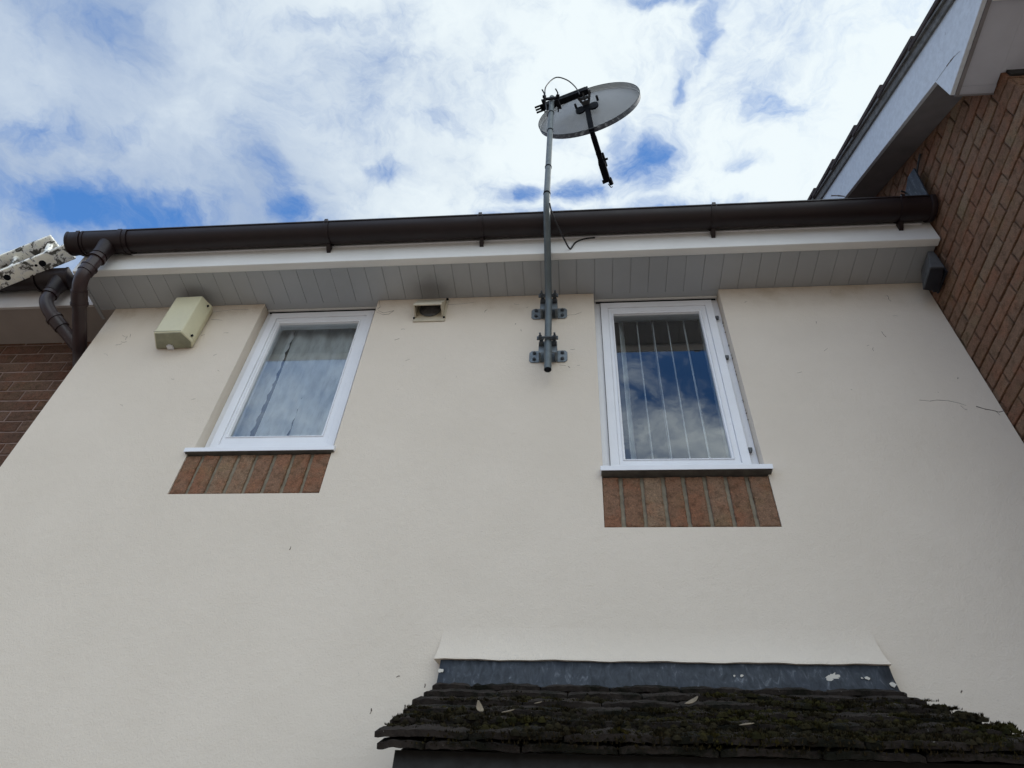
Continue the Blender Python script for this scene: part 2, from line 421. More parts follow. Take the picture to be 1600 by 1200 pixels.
# ------------------------------------------------------------------ ground
g = MB().quad([(-600, -600, -H), (600, -600, -H), (600, 600, -H), (-600, 600, -H)])
tag(obj('ground', g, M['ground']), 'block paved ground in front of the houses', 'ground', kind='structure')

# ------------------------------------------------------------------ cream house
XL, XR, WY, ZS = -2.354, 1.623, 2.10, 2.855
house = thing('cream_house', (-.36, 3.4, -H), 'cream painted two storey house with brown gutter, between two brick houses', 'house')
W1 = (-1.558, -.974, 1.875, ZS + .05); W2 = (.090, .681, 1.745, ZS + .05)
def wall_with_holes(x0, x1, z0, z1, y0, y1, holes):
    xs = sorted({x0, x1} | {h[0] for h in holes} | {h[1] for h in holes}); zs = sorted({z0, z1} | {h[2] for h in holes} | {min(h[3], z1) for h in holes})
    mb = MB(); solid = {}
    for i in range(len(xs) - 1):
        for j in range(len(zs) - 1):
            cx, cz = (xs[i] + xs[i + 1]) / 2, (zs[j] + zs[j + 1]) / 2
            solid[i, j] = not any(h[0] < cx < h[1] and h[2] < cz < h[3] for h in holes)
    for (i, j), s_ in solid.items():
        if not s_: continue
        a, b, c, d = xs[i], xs[i + 1], zs[j], zs[j + 1]
        mb.quad([(a, y0, c), (b, y0, c), (b, y0, d), (a, y0, d)]); mb.quad([(a, y1, c), (a, y1, d), (b, y1, d), (b, y1, c)])
        if not solid.get((i - 1, j)): mb.quad([(a, y0, c), (a, y0, d), (a, y1, d), (a, y1, c)])
        if not solid.get((i + 1, j)): mb.quad([(b, y0, c), (b, y1, c), (b, y1, d), (b, y0, d)])
        if not solid.get((i, j - 1)): mb.quad([(a, y0, c), (a, y1, c), (b, y1, c), (b, y0, c)])
        if not solid.get((i, j + 1)): mb.quad([(a, y0, d), (b, y0, d), (b, y1, d), (a, y1, d)])
    return mb
SB1 = (-1.560, -.972, 1.722, 1.876); SB2 = (.0855, .6855, 1.494, 1.746)
SB1 = (-1.576, -.976, 1.651, 1.875); SB2 = (.085, .685, 1.490, 1.745)
obj('wall', wall_with_holes(XL, XR - .004, -H, ZS - .002, WY, WY + .26, [W1, W2, (SB1[0], SB1[1], SB1[2], SB1[3]), (SB2[0], SB2[1], SB2[2], SB2[3])]), M['render'], house)
def rag_brick(mb, a, b, c, d, P, q, rg, t_, step=.010, jag=.0014, ch=.004):
    """brick face a..b x c..d with an irregular arris; P(u,v,depth)"""
    pts = []
    nu, nv = max(2, int((b - a) / step)), max(2, int((d - c) / step))
    J_ = lambda s_: rg.uniform(-s_, s_)
    for i in range(nu): pts.append((a + (b - a) * i / nu, c + (0 if i == 0 else J_(jag))))
    for i in range(nv): pts.append((b + (0 if i == 0 else J_(jag)), c + (d - c) * i / nv))
    for i in range(nu): pts.append((b - (b - a) * i / nu, d + (0 if i == 0 else J_(jag))))
    for i in range(nv): pts.append((a + (0 if i == 0 else J_(jag)), d - (d - c) * i / nv))
    cu, cv = (a + b) / 2, (c + d) / 2; n_ = len(pts)
    ins = []
    for (u_, v_) in pts:
        k = ch * rg.uniform(.4, 1.5)
        ins.append((u_ + (k if u_ < cu - 1e-6 and u_ < a + ch * 1.5 else -k if u_ > b - ch * 1.5 else 0), v_ + (k if v_ < c + ch * 1.5 else -k if v_ > d - ch * 1.5 else 0)))
    V = [P(u_, v_, -.004) for u_, v_ in pts] + [P(u_, v_, q - ch * .8) for u_, v_ in pts] + [P(u_, v_, q + J_(.0005)) for u_, v_ in ins]
    F = [(i, (i + 1) % n_, n_ + (i + 1) % n_, n_ + i) for i in range(n_)] + [(n_ + i, n_ + (i + 1) % n_, 2 * n_ + (i + 1) % n_, 2 * n_ + i) for i in range(n_)] + [tuple(range(2 * n_, 3 * n_))]
    mb.hull(V, F, t_)
# soldier course of bricks under each window
for k, (x0, x1, z0, z1) in enumerate((SB1, SB2)):
    part = MB().box((x0 + .001, WY + .012, z0), (x1 - .001, WY + .2, z1))
    mo = obj('sill_brickwork', part, M['mortar_s'], house)
    b = MB(); n = 8; p = (x1 - x0 + .004) / n; rg = random.Random(3 + k)
    for i in range(n):
        a = x0 + i * p + .001 + rg.uniform(-.001, .001); c = x0 + (i + 1) * p - .014 + rg.uniform(-.0015, .0015)
        if i == n - 1: c = x1 - .001
        t_ = rg.random(); y = WY + rg.uniform(-.001, .003)
        rag_brick(b, a, c, z0 + rg.uniform(.002, .006), (1.848, 1.714)[k] + rg.uniform(-.002, .002), lambda u_, v_, d_: Vector((u_, WY + .012 - d_, v_)), .010 + rg.uniform(-.001, .001), rg, t_)
    obj('bricks', b, M['brick_s'], mo)

# windows -----------------------------------------------------------
def window(x0, x1, z0, z1, gx0, gx1, gz0, gz1, sx0, sx1, sash_x0, sash_x1, hinge, spr):
    Y = 2.150
    fr = MB()
    def ring(mb, a, b, c, d, a2, b2, c2, d2, y, y2, back):
        # outer rectangle a..b x c..d at depth y, inner a2.. at depth y2 (bevelled inner edge), closed behind
        o = [(a, y, c), (b, y, c), (b, y, d), (a, y, d)]; i_ = [(a2, y2, c2), (b2, y2, c2), (b2, y2, d2), (a2, y2, d2)]
        ob = [(a, back, c), (b, back, c), (b, back, d), (a, back, d)]; ib = [(a2, back, c2), (b2, back, c2), (b2, back, d2), (a2, back, d2)]
        mb.hull(o + i_ + ob + ib, [(k, (k + 1) % 4, 4 + (k + 1) % 4, 4 + k) for k in range(4)] + [(k + 8, k, (k + 1) % 4, (k + 1) % 4 + 8)[::-1] for k in range(4)]
                + [(4 + k, 4 + (k + 1) % 4, 12 + (k + 1) % 4, 12 + k) for k in range(4)] + [(8 + k, 12 + k, 12 + (k + 1) % 4, 8 + (k + 1) % 4) for k in range(4)])
    ring(fr, x0, x1, z0, z1, x0 + .036, x1 - .036, z0 + .018, z1 - .024, Y + .004, Y + .006, Y + .06)
    win = obj('window', fr, M['upvc'], house, bevel=.0015, bseg=1)
    s = MB()
    a, b, c, d = sash_x0, sash_x1, z0 + .010, z1 - .018
    ring(s, a, b, c, d, a + .034, b - .034, c + .030, d - .034, Y - .008, Y - .006, Y + .05)
    ring(s, a + .0342, b - .0342, c + .0302, d - .0342, gx0 + .012, gx1 - .012, gz0 + .010, gz1 - .012, Y + .0, Y + .001, Y + .049)
    obj('sash', s, M['upvc'], win, bevel=.0018, bseg=2)
    bd = MB(); ring(bd, gx0 + .003, gx1 - .003, gz0 + .002, gz1 - .003, gx0 + .013, gx1 - .013, gz0 + .011, gz1 - .013, Y - .0045, Y + .012, Y + .02)
    # glazing bead: slopes back to the glass
    obj('glazing_bead', bd, M['upvc'], win, bevel=.001, bseg=1)
    gl = MB().quad([(gx0 + .005, Y + .016, gz0 + .004), (gx1 - .005, Y + .016, gz0 + .004), (gx1 - .005, Y + .016, gz1 - .005), (gx0 + .005, Y + .016, gz1 - .005)])
    obj('pane', gl, M['glass'], win)
    gk = MB(); ring(gk, a + .030, b - .030, c + .026, d - .030, a + .0335, b - .0335, c + .0295, d - .0335, Y - .0085, Y - .0085, Y + .0)
    # dark rubber seal round the opening sash
    sl = MB(); ring(sl, a - .0016, b + .0016, c - .001, d + .0016, a + .001, b - .001, c + .001, d - .001, Y - .0005, Y - .0005, Y + .003)
    obj('seal', sl, M['greybox'], win)
    pj, zt, zb = spr
    si = MB().prism([(0, WY + .1, z0 - .001), (0, WY + .045, z0 - .004), (0, WY - pj + .006, zt + .002), (0, WY - pj, zt - .003), (0, WY - pj, zb), (0, WY - pj + .006, zb + .004), (0, WY + .1, zb + .006)], (1, 0, 0))
    for v_ in si.v: v_.x = sx0 if v_.x < .5 else sx1
    so_ = obj('window_sill', si, M['upvc'], win, bevel=.0015, bseg=2)
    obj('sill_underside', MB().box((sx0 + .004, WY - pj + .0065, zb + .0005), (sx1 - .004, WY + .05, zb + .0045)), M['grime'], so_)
    if hinge:
        h_ = MB()
        for hz in (z0 + .10, (z0 + z1) / 2 + .1, z1 - .16):
            h_.box((b - .001, Y - .012, hz), (b + .014, Y + .004, hz + .012)); h_.box((b + .002, Y - .014, hz - .010), (b + .008, Y - .004, hz + .002))
        obj('hinge', h_, M['greybox'], win)
    return win
window(-1.557, -.975, 1.905, 2.848, -1.484, -1.053, 1.985, 2.772, -1.586, -.963, -1.528, -.9965, False, (.018, 1.876, 1.852))
window(.091, .680, 1.772, 2.848, .169, .596, 1.834, 2.768, .0800, .699, .122, .650, True, (.034, 1.743, 1.718))
# head trims over the windows
tr = MB()
for (a, b) in ((-1.553, -.979), (.094, .678)):
    tr.box((a, 2.138, ZS - .010), (b, 2.2, ZS - .001))
obj('head_trim', tr, M['fascia'], house)
obj('head_gap', MB().box((-1.546, 2.1455, 2.8385), (-.985, 2.1525, 2.8440)), M['black'], house); obj('head_gap', MB().box((.100, 2.1455, 2.8385), (.672, 2.1525, 2.8440)), M['black'], house)

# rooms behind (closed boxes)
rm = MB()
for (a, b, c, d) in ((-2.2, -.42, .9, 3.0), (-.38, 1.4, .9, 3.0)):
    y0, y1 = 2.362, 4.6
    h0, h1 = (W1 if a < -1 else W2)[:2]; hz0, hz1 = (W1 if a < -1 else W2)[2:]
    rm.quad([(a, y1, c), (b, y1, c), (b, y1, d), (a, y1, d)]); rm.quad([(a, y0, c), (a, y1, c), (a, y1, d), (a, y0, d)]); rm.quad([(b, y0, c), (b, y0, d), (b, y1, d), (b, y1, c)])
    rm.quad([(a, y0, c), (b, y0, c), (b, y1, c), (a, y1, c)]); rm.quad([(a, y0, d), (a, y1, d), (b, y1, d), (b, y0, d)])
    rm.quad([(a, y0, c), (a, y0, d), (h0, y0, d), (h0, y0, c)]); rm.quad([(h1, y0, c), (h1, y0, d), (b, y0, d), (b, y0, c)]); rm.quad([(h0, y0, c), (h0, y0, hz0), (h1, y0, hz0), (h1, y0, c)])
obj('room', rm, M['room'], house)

# soffit: tongued boards ---------------------------------------------
def boards(x0, x1, y0, y1, z, pitch, th=.012, gap=.0012):
    mb = MB(); x = x0; rg = random.Random(11)
    while x < x1 - .01:
        e = min(x + pitch, x1); a, b = x + gap / 2, e - gap / 2; c = .0010
        dz = rg.uniform(-.0004, .0004)
        mb.prism([(a, y0, z + .006), (a, y0, z + c + dz), (a + c, y0, z + dz), (b - c, y0, z + dz), (b, y0, z + c + dz), (b, y0, z + .006)][::-1], (0, y1 - y0, 0))
        x = e
    mb.box((x0 - .001, y0 + .001, z + .0065), (x1 + .001, y1 - .001, z + th))
    return mb
so = boards(-2.440, XR - .012, 1.899, WY + .004, ZS, .0845)
for (a, b) in ((-1.558, -.974), (.090, .682)):
    so.box((a, WY + .0045, ZS + .0005), (b, WY + .06, ZS + .012))
so.box((-2.4565, 1.880, ZS - .006), (-2.4405, 2.16, ZS + .25))
obj('soffit', so, M['soffit'], house)

# fascia with rolled lower return
fa = MB().sweepx([(1.856, 3.03), (1.856, 2.853), (1.858, 2.847), (1.863, 2.8445), (1.893, 2.8450), (1.898, 2.849), (1.898, 2.86), (1.878, 2.87), (1.878, 3.03)], -2.462, XR - .010)
obj('fascia', fa, M['fascia'], house, smooth=True)
obj('fascia_strip', MB().box((-2.20, 1.8495, 2.964), (XR - .05, 1.8555, 2.971)), M['upvc'], house)  # thin white strip that draws the pale line under the gutter
# roof (slope rising from the gutter)
def tiled_slope(x0, x1, y0, z0, y1, slope, gauge, tw, th, rg, jit=.002, lap=.0, mb=None, stagger=True, zoff=0):
    mb = mb or MB(); a = math.atan(slope); n = int((y1 - y0) / (gauge * math.cos(a))) + 1
    up = Vector((0, math.cos(a), math.sin(a))); nn = Vector((0, -math.sin(a), math.cos(a)))
    for r_ in range(n):
        x = x0 - (tw / 2 if stagger and r_ % 2 else 0)
        while x < x1:
            e = min(x + tw - .003, x1); s_ = max(x, x0)
            if e - s_ > .02:
                base = Vector((0, y0, z0)) + up * (r_ * gauge)
                j = [rg.uniform(-jit, jit) for _ in range(4)]
                p = [Vector((s_, 0, 0)) + base + nn * (th * .55 + j[0]) - up * (j[2]), Vector((e, 0, 0)) + base + nn * (th * .55 + j[1]) - up * j[3]]
                q = [p[1] + up * (gauge * 1.15) - nn * th * 1.1, p[0] + up * (gauge * 1.15) - nn * th * 1.1]
                mb.prism([p[0], p[1], q[0], q[1]], nn * th)
            x += tw
    return mb
rg = random.Random(5)
obj('roof', tiled_slope(-2.44, 1.44, 1.83, 3.035, 5.2, .62, .30, .27, .022, rg), M['mtile'], house)
rd = MB().prism([(0, 1.90, 3.02), (0, 5.3, 3.02), (0, 5.3, 5.13)], (1, 0, 0))
for v_ in rd.v: v_.x = -2.43 if v_.x < .5 else 1.60
obj('roof_deck', rd, M['timber'], house)
sw = MB().box((XL, WY + .2605, -H), (XL + .2, 7, 3.0)).box((XL + .2005, 6.8, -H), (XR - .01, 7, 3.0))
obj('side_wall', sw, M['mortar_l'], house)

# gutter ----------------------------------------------------------------
def gutter_profile(yc, zc, r, t=.004, n=14):
    outer = [(yc - r * math.cos(math.pi * i / n), zc - r * math.sin(math.pi * i / n)) for i in range(n + 1)]
    inner = [(yc + (r - t) * math.cos(math.pi * i / n), zc - (r - t) * math.sin(math.pi * i / n)) for i in range(n + 1)]
    lipf = [(yc - r - .003, zc - .002), (yc - r - .003, zc + .004), (yc - r + t + .001, zc + .004)]
    return outer[:1] + outer[1:] + inner + lipf[::-1]
YC, ZC, GR = 1.794, 3.004, .060
def half_ring(yc, zc, r, t, x0, x1, mb=None):
    mb = mb or MB(); n = 14
    pr = [(yc - r * math.cos(math.pi * i / n), zc - r * math.sin(math.pi * i / n)) for i in range(n + 1)] + [(yc + (r - t) * math.cos(math.pi * i / n), zc - (r - t) * math.sin(math.pi * i / n)) for i in range(n + 1)]
    return mb.sweepx(pr, x0, x1)
gt = obj('gutter', half_ring(YC, ZC, GR, .004, -2.44, 1.605).sweepx([(YC - GR - .004, ZC - .004), (YC - GR - .004, ZC + .003), (YC - GR + .004, ZC + .003), (YC - GR + .004, ZC - .004)], -2.43, 1.59), M['brown'], house, smooth=True)
def stop_end(x0, x1, yc, zc, r, parent):
    n = 16; pr = [(yc - r * math.cos(math.pi * i / n), zc - r * math.sin(math.pi * i / n)) for i in range(n + 1)]
    pr = [(yc - r, zc + .005)] + pr + [(yc + r, zc + .005)]
    return obj('stop_end', MB().sweepx(pr, x0, x1), M['brown'], parent, smooth=True, bevel=.003)
stop_end(-2.512, -2.497, YC, ZC, GR + .005, gt)
stop_end(1.588, 1.612, YC, ZC, GR + .006, gt)
ou = half_ring(YC, ZC, GR + .003, .006, -2.50, -2.235)
half_ring(YC, ZC, GR + .009, .007, -2.455, -2.435, ou); half_ring(YC, ZC, GR + .009, .007, -2.236, -2.214, ou)
half_ring(YC, ZC, GR + .006, .004, -2.225, -2.19, ou)
half_ring(YC, ZC, GR + .0065, .004, -2.428, -2.418, ou)
OX = -2.302
ou.tube([(OX, YC, ZC - .035), (OX, YC, ZC - .075), (OX, YC, ZC - .105), (OX, YC, ZC - .135)], [.047, .041, .038, .038], 18)
obj('gutter_outlet', ou, M['brown'], gt, smooth=True)
def bracket(x, parent, yc=YC, zc=ZC, r=GR, wall=1.8555):
    mb = half_ring(yc, zc, r + .0055, .005, x - .012, x + .012)
    mb.box((x - .008, yc - r - .009, zc - .012), (x + .008, yc - r + .004, zc + .010))
    mb.prism([(x - .009, wall, zc - .085), (x - .009, wall - .012, zc - .080), (x - .009, yc + r * .45, zc - r * .98), (x - .009, wall, zc - .030)], (.018, 0, 0))
    return obj('gutter_bracket', mb, M['brown'], parent, smooth=True)
for x in (-1.182, -.436, .642, 1.471): bracket(x, gt)

# downpipe from the main gutter: drops, then runs back into the corner
def elbow(a, b, c, r, n=7):
    a, b, c = Vector(a), Vector(b), Vector(c)
    return [(a * (1 - t) ** 2 + b * 2 * t * (1 - t) + c * t * t) for t in [i / n for i in range(n + 1)]]
PR = .0315
A = Vector((OX, YC, ZC - .11)); B = Vector((-2.335, 1.815, 2.712)); Cc = Vector((-2.458, 2.200, 2.575)); Cc2 = Vector((-2.435, 2.262, 2.47))
dp = obj('downpipe', MB().tube([A, A.lerp(B, .78)], PR, 20).tube(elbow(A.lerp(B, .72), B, B.lerp(Cc, .16), PR), PR + .001, 20)
         .tube([B.lerp(Cc, .12), B.lerp(Cc, .9)], PR, 20).tube(elbow(B.lerp(Cc, .88), Cc, Cc2, PR), PR + .001, 20).tube([Cc2 + Vector((0, 0, .01)), (-2.435, 2.262, -H + .05)], PR, 20), M['brownd'], house, smooth=True)
ds = (B - A).normalized(); dq = (Cc - B).normalized()
ck = MB().tube([A.lerp(B, .02), A.lerp(B, .20)], PR + .006, 20).tube([A.lerp(B, .19), A.lerp(B, .23)], PR + .009, 20)
ck.tube([A.lerp(B, .56), A.lerp(B, .74)], PR + .005, 20).tube([A.lerp(B, .53), A.lerp(B, .57)], PR + .008, 20)
ck.tube([B.lerp(Cc, .13), B.lerp(Cc, .30)], PR + .005, 20).tube([B.lerp(Cc, .28), B.lerp(Cc, .31)], PR + .008, 20)
obj('pipe_socket', ck, M['brownd'], dp, smooth=True)

# bell-cast render apron above the porch, lead flashing ---------------------
ap = MB(); za0, za1 = 1.150, .992
za0 = 1.165
prof = [(WY + .001 - .037 * (k / 14) ** 3, za0 + (za1 + .002 - za0) * k / 14) for k in range(15)] + [(WY - .036, za1), (WY - .026, za1 - .001), (WY + .001, za1 - .001)]
n = len(prof)
L0, L1, R0, R1 = -.436, -.446, .864, .874
NX = 40
vs = []
for k in range(NX + 1):
    f = k / NX
    for (y, z) in prof:
        q = min(1, max(0, (WY + .002 - y) / .038)); a = L0 + (L1 - L0) * q; b = R0 + (R1 - R0) * q
        wv = (.0016 * math.sin(k * .7) + .001 * math.sin(k * 1.9)) * q
        vs.append((a + (b - a) * f, y, z + wv))
fs = []
for k in range(NX):
    for i in range(n): j = (i + 1) % n; fs.append((k * n + i, k * n + j, (k + 1) * n + j, (k + 1) * n + i))
fs += [tuple(range(n)), tuple(range(NX * n, NX * n + n))[::-1]]
ap.hull(vs, fs)
obj('bell_cast_render', ap, M['render'], house, smooth=True, auto=50)

# wall marks: cracks and specks, all in one thin part ------------------------
mk = MB(); rg = random.Random(21)
def crack(pts, wd=.0016, y=WY - .0006):
    for i in range(len(pts) - 1):
        a, b = Vector((pts[i][0], y, pts[i][1])), Vector((pts[i + 1][0], y, pts[i + 1][1])); d = (b - a)
        nrm = Vector((-d.z, 0, d.x)).normalized() * wd * rg.uniform(.35, 1)
        mk.prism([a - nrm, b - nrm * .6, b + nrm * .6, a + nrm], (0, .0005, 0))
def wander(x, z, ang, L, n, wd):
    p = [(x, z)]
    for i in range(n): ang += rg.uniform(-.7, .7); x += math.cos(ang) * L / n; z += math.sin(ang) * L / n; p.append((x, z))
    crack(p, wd)
crack([(1.335, 2.085), (1.372, 2.078), (1.40, 2.083), (1.44, 2.078), (1.475, 2.064), (1.495, 2.050)], .0012)
crack([(1.53, 2.045), (1.555, 2.030), (1.58, 2.022), (1.60, 2.012), (1.622, 2.018)], .0026); crack([(1.59, 2.02), (1.597, 1.995)], .0015); crack([(1.475, 2.050), (1.483, 2.030), (1.492, 2.030)], .0013)
crack([(-.062, 2.672), (-.03, 2.69), (0, 2.692), (.03, 2.71)], .0008); crack([(-.035, 2.33), (-.028, 2.322)], .003); crack([(-.045, 2.335), (-.075, 2.34)], .0004)
crack([(-.965, 2.76), (-.93, 2.735), (-.90, 2.74), (-.88, 2.765), (-.93, 2.75), (-.96, 2.77)], .0011); crack([(-.97, 2.85), (-.955, 2.80), (-.965, 2.78)], .002)
crack([(-.618, 2.80), (-.55, 2.803), (-.49, 2.812)], .0009); crack([(-1.80, 2.74), (-1.76, 2.735), (-1.74, 2.73)], .0008); crack([(-1.81, 2.80), (-1.72, 2.815), (-1.63, 2.81)], .0009)
crack([(-2.14, 2.85), (-2.06, 2.83), (-2.0, 2.80)], .0010)
for x, z in ((-2.19, 2.62), (-2.185, 2.60), (-2.19, 2.57), (-2.18, 2.645), (-2.2, 2.585)): wander(x, z, rg.uniform(0, 6), .03, 3, .0009)
for i in range(46):
    x = rg.uniform(XL + .08, XR - .05); z = rg.uniform(2.1, 2.83)
    if W1[0] - .05 < x < W1[1] + .05 or W2[0] - .05 < x < W2[1] + .05: continue
    wander(x, z, rg.choice((0, 0, 3.1, 1)), rg.uniform(.004, .030), 2, rg.uniform(.0005, .0012))
for x, z in ((-1.02, 1.40), (-.62, .84), (-.52, .855), (1.05, .93), (-.56, .95), (-.28, 2.63), (-.25, 2.58), (-.47, .92)):
    wander(x, z, 1.2, rg.uniform(.008, .018), 2, .0022)
wander(1.33, 2.47, 2.2, .04, 3, .0016); wander(1.43, 2.72, 2.0, .05, 3, .001); wander(1.52, 2.20, .4, .012, 2, .002)
obj('wall_cracks', mk, M['crack'], house)

gm = MB(); rg = random.Random(44)
for x in (.683, .6815):
    for i in range(9):
        z = rg.uniform(2.0, 2.8); r_ = rg.uniform(.0015, .004); gm.prism([(x - .004 + rg.uniform(-.004, .002), 2.1475, z - r_), (x - .001, 2.1475, z - r_ * .3), (x - .002, 2.1475, z + r_), (x - .006, 2.1475, z + r_ * .5)], (0, .001, 0))
SPLIT.add('grime_spot'); obj('grime_spot', gm, M['crack'], house)
for k in range(26):
    x = rg.uniform(XL + .1, XR - .1)
    if W1[0] - .03 < x < W1[1] + .03 or W2[0] - .03 < x < W2[1] + .03: continue
    pass

# coax cable clipped to the fascia belongs to the dish, lead soaker at the abutment to the roof:
ls = MB().prism([(1.575, 1.70, 3.20), (1.575, 1.76, 3.23), (1.575, 1.845, 3.20), (1.575, 1.80, 3.0), (1.575, 1.73, 3.0)], (.006, 0, 0)).prism([(1.46, 1.80, 3.04), (1.575, 1.80, 3.04), (1.575, 1.80, 3.09), (1.50, 1.80, 3.075)], (0, .004, 0))
obj('lead_soaker', ls, M['lead'], house)

# ------------------------------------------------------------------ porch
porch = thing('porch_roof', (.215, 2.05, .5), 'mossy tiled lean-to porch roof with lead flashing on the cream wall', 'porch')
SL = .635
lead = MB(); NX = 30; vs = []; fs = []
for k in range(NX + 1):
    x = -.426 + (.868 + .426) * k / NX; wv = .002 * math.sin(k * .9) + .0015 * math.sin(k * 2.3)
    vs += [(x, WY - .026, .994), (x, WY - .032 + wv, .955), (x, WY - .045 + wv, .912), (x, WY - .062, .898 - wv)]
for k in range(NX):
    for i in range(3): fs.append((k * 4 + i, k * 4 + i + 1, (k + 1) * 4 + i + 1, (k + 1) * 4 + i))
lead.hull(vs, fs)
lo_ = obj('lead_flashing', lead, M['lead'], porch, smooth=True)
sm_ = lo_.modifiers.new('thickness', 'SOLIDIFY'); sm_.thickness = .003; sm_.offset = -1
sp = MB(); rg = random.Random(4)
def splash(x, z, r_, n=9, rag=.5):
    yy = WY - .032 - max(0, .955 - z) * .30 - .0065
    sp.prism([(x + math.cos(6.283 * i / n) * r_ * rg.uniform(1 - rag, 1.2) * 1.2, yy - .0005 * 0 + math.sin(6.283 * i / n) * 0, z + math.sin(6.283 * i / n) * r_ * rg.uniform(1 - rag, 1.1)) for i in range(n)], (0, .002, 0))
splash(.703, .951, .017, 16, .6); splash(.690, .944, .008, 9); splash(.716, .955, .008); splash(.795, .950, .006); splash(.78, .95, .003); splash(.43, .952, .004, 6); splash(.45, .952, .005, 7)
splash(-.418, .955, .008); splash(.855, .930, .008)
obj('paint_splash', sp, M['splash'], lo_)

rg = random.Random(9)
tl = MB(); a = math.atan(SL); up = Vector((0, math.cos(a), math.sin(a))); nn = Vector((0, -math.sin(a), math.cos(a)))
GA = .118
PT = Vector((0, 1.520, .558))                  # eave line of the tiles' underside
def rough_tile(mb, x0, x1, base, ln, th, rg, skew=0.0):
    nx, ny = 22, 3; ed = 0
    top = []; bot = []
    ph = rg.uniform(0, 6); amp = rg.uniform(.001, .0035)
    tilt = rg.uniform(-.0015, .0015)
    for j in range(ny + 1):
        for i in range(nx + 1):
            fx_ = i / nx; fy = j / ny
            x = x0 + (x1 - x0) * fx_; edge = (1 if j == 0 else 0)
            q = noise.noise(Vector((x * 14 + base.z * 90, fy * 3, base.y * 31))) * .0022 + noise.noise(Vector((x * 60, base.z * 70, fy * 5))) * .0042
            cam_ = -.004 * (1 - (2 * fx_ - 1) ** 2) * -1
            d = ln * fy - edge * q * 1.2 - (0.004 if j == 0 and i in (0, nx) else 0) * -1
            cr = -.004 if (j == 0) else 0.0
            if i in (0, nx): cr -= .0025
            p = Vector((x, 0, 0)) + base + up * d + nn * (q + cam_ + tilt * (2 * fx_ - 1) - fy * th * .95)
            top.append(p + nn * (th + cr)); bot.append(p + nn * (.002 if j == 0 else 0) + up * (edge * -.001))
    vs = top + bot; N = len(top); fs = []; W_ = nx + 1
    for j in range(ny):
        for i in range(nx):
            k = j * W_ + i; fs.append((k, k + 1, k + W_ + 1, k + W_)); fs.append((N + k, N + k + W_, N + k + W_ + 1, N + k + 1))
    for i in range(nx): fs.append((N + i, N + i + 1, i + 1, i))
    for j in range(ny):
        k = j * W_; fs.append((k, k + W_, N + k + W_, N + k)); k += nx; fs.append((N + k, N + k + W_, k + W_, k))
    mb.hull(vs, fs)
rows = 6
XP0, XPR = -.428, .868
for r_ in range(-1, rows):
    XP1 = XPR + (.045 if r_ <= 0 else .012 if r_ < 3 else 0)
    base = PT + up * (r_ * GA if r_ >= 0 else -.004) + nn * (0 if r_ >= 0 else -.0205)
    x = XP0 - (rg.uniform(.06, .12) if r_ % 2 else 0) + rg.uniform(-.004, .004)
    while x < XP1 - .03:
        wd = .196 + rg.uniform(-.003, .003); e = x + wd - .004
        s_ = max(x, XP0 + rg.uniform(-.006, .006)); e = min(e, XP1 + rg.uniform(-.006, .006))
        if e > XP1 - .05: e = XP1 + rg.uniform(-.006, .006)
        if e - s_ > .03: rough_tile(tl, s_, e, base + up * rg.uniform(-.003, .003), GA * 1.15, .019, rg)
        x += wd
        if e >= XP1 - .01: break
obj('roof_tiles', tl, M['ptile'], porch, smooth=True, auto=50)
XP1 = XPR + .03
tb = MB().box((XP0 + .035, 1.560, .43), (XP1 - .035, 1.580, .552))
tb.prism([(XP0 + .035, 1.5805, .43), (XP0 + .035, 2.098, .43), (XP0 + .035, 2.098, .872), (XP0 + .035, 1.5805, .552)], (.02, 0, 0))
tb.prism([(XP1 - .055, 1.5805, .43), (XP1 - .055, 2.098, .43), (XP1 - .055, 2.098, .872), (XP1 - .055, 1.5805, .552)], (.02, 0, 0))
tb.box((XP0 + .056, 1.581, .431), (XP1 - .056, 2.097, .442))
obj('porch_frame', tb, M['timber'], porch)
wl = MB().box((XP0 + .05, 1.66, -H), (XP0 + .13, 2.097, .429)).box((XP1 - .13, 1.66, -H), (XP1 - .05, 2.097, .429))
obj('porch_side_wall', wl, M['render'], porch)
# moss ---------------------------------------------------------------------
ms = MB(); rg = random.Random(17)
def surf(x, s_):
    """point on the tile tops at slope distance s_ from the eave"""
    r_ = int(max(0, s_) / GA); q = s_ - r_ * GA
    return PT + Vector((x, 0, 0)) + up * s_ + nn * (.017 - q * .09)
def tuft(p, h, r_, t_):
    k = 5
    for i in range(k):
        an = rg.uniform(0, 6.28); d = Vector((math.cos(an), math.sin(an), 0)) * r_ * rg.uniform(.2, 1)
        b = p + d * .6; tip = p + d * rg.uniform(1.2, 3.0) + nn * h * rg.uniform(.2, .75)
        sd_ = Vector((-d.y, d.x, 0)).normalized() * r_ * .38 if d.length > 0 else Vector((r_, 0, 0))
        ms.quad([b - sd_ - nn * .003, b + sd_ - nn * .003, tip], min(1, max(0, t_ + rg.uniform(-.3, .3))))
def dens(x, s_):
    sN = s_ / (GA * 6); v_ = noise.noise(Vector((x * 3.2, s_ * 9, 1.7))) + .5 * noise.noise(Vector((x * 9, s_ * 26, 4.1)))
    base_ = 1.15 - sN * 1.7 + max(0, (x - .2)) * .75
    if s_ < .045 and x < -.12: base_ -= .8
    if s_ > GA * 4.6: base_ -= .5
    return base_ + v_ * .9
cnt = 0
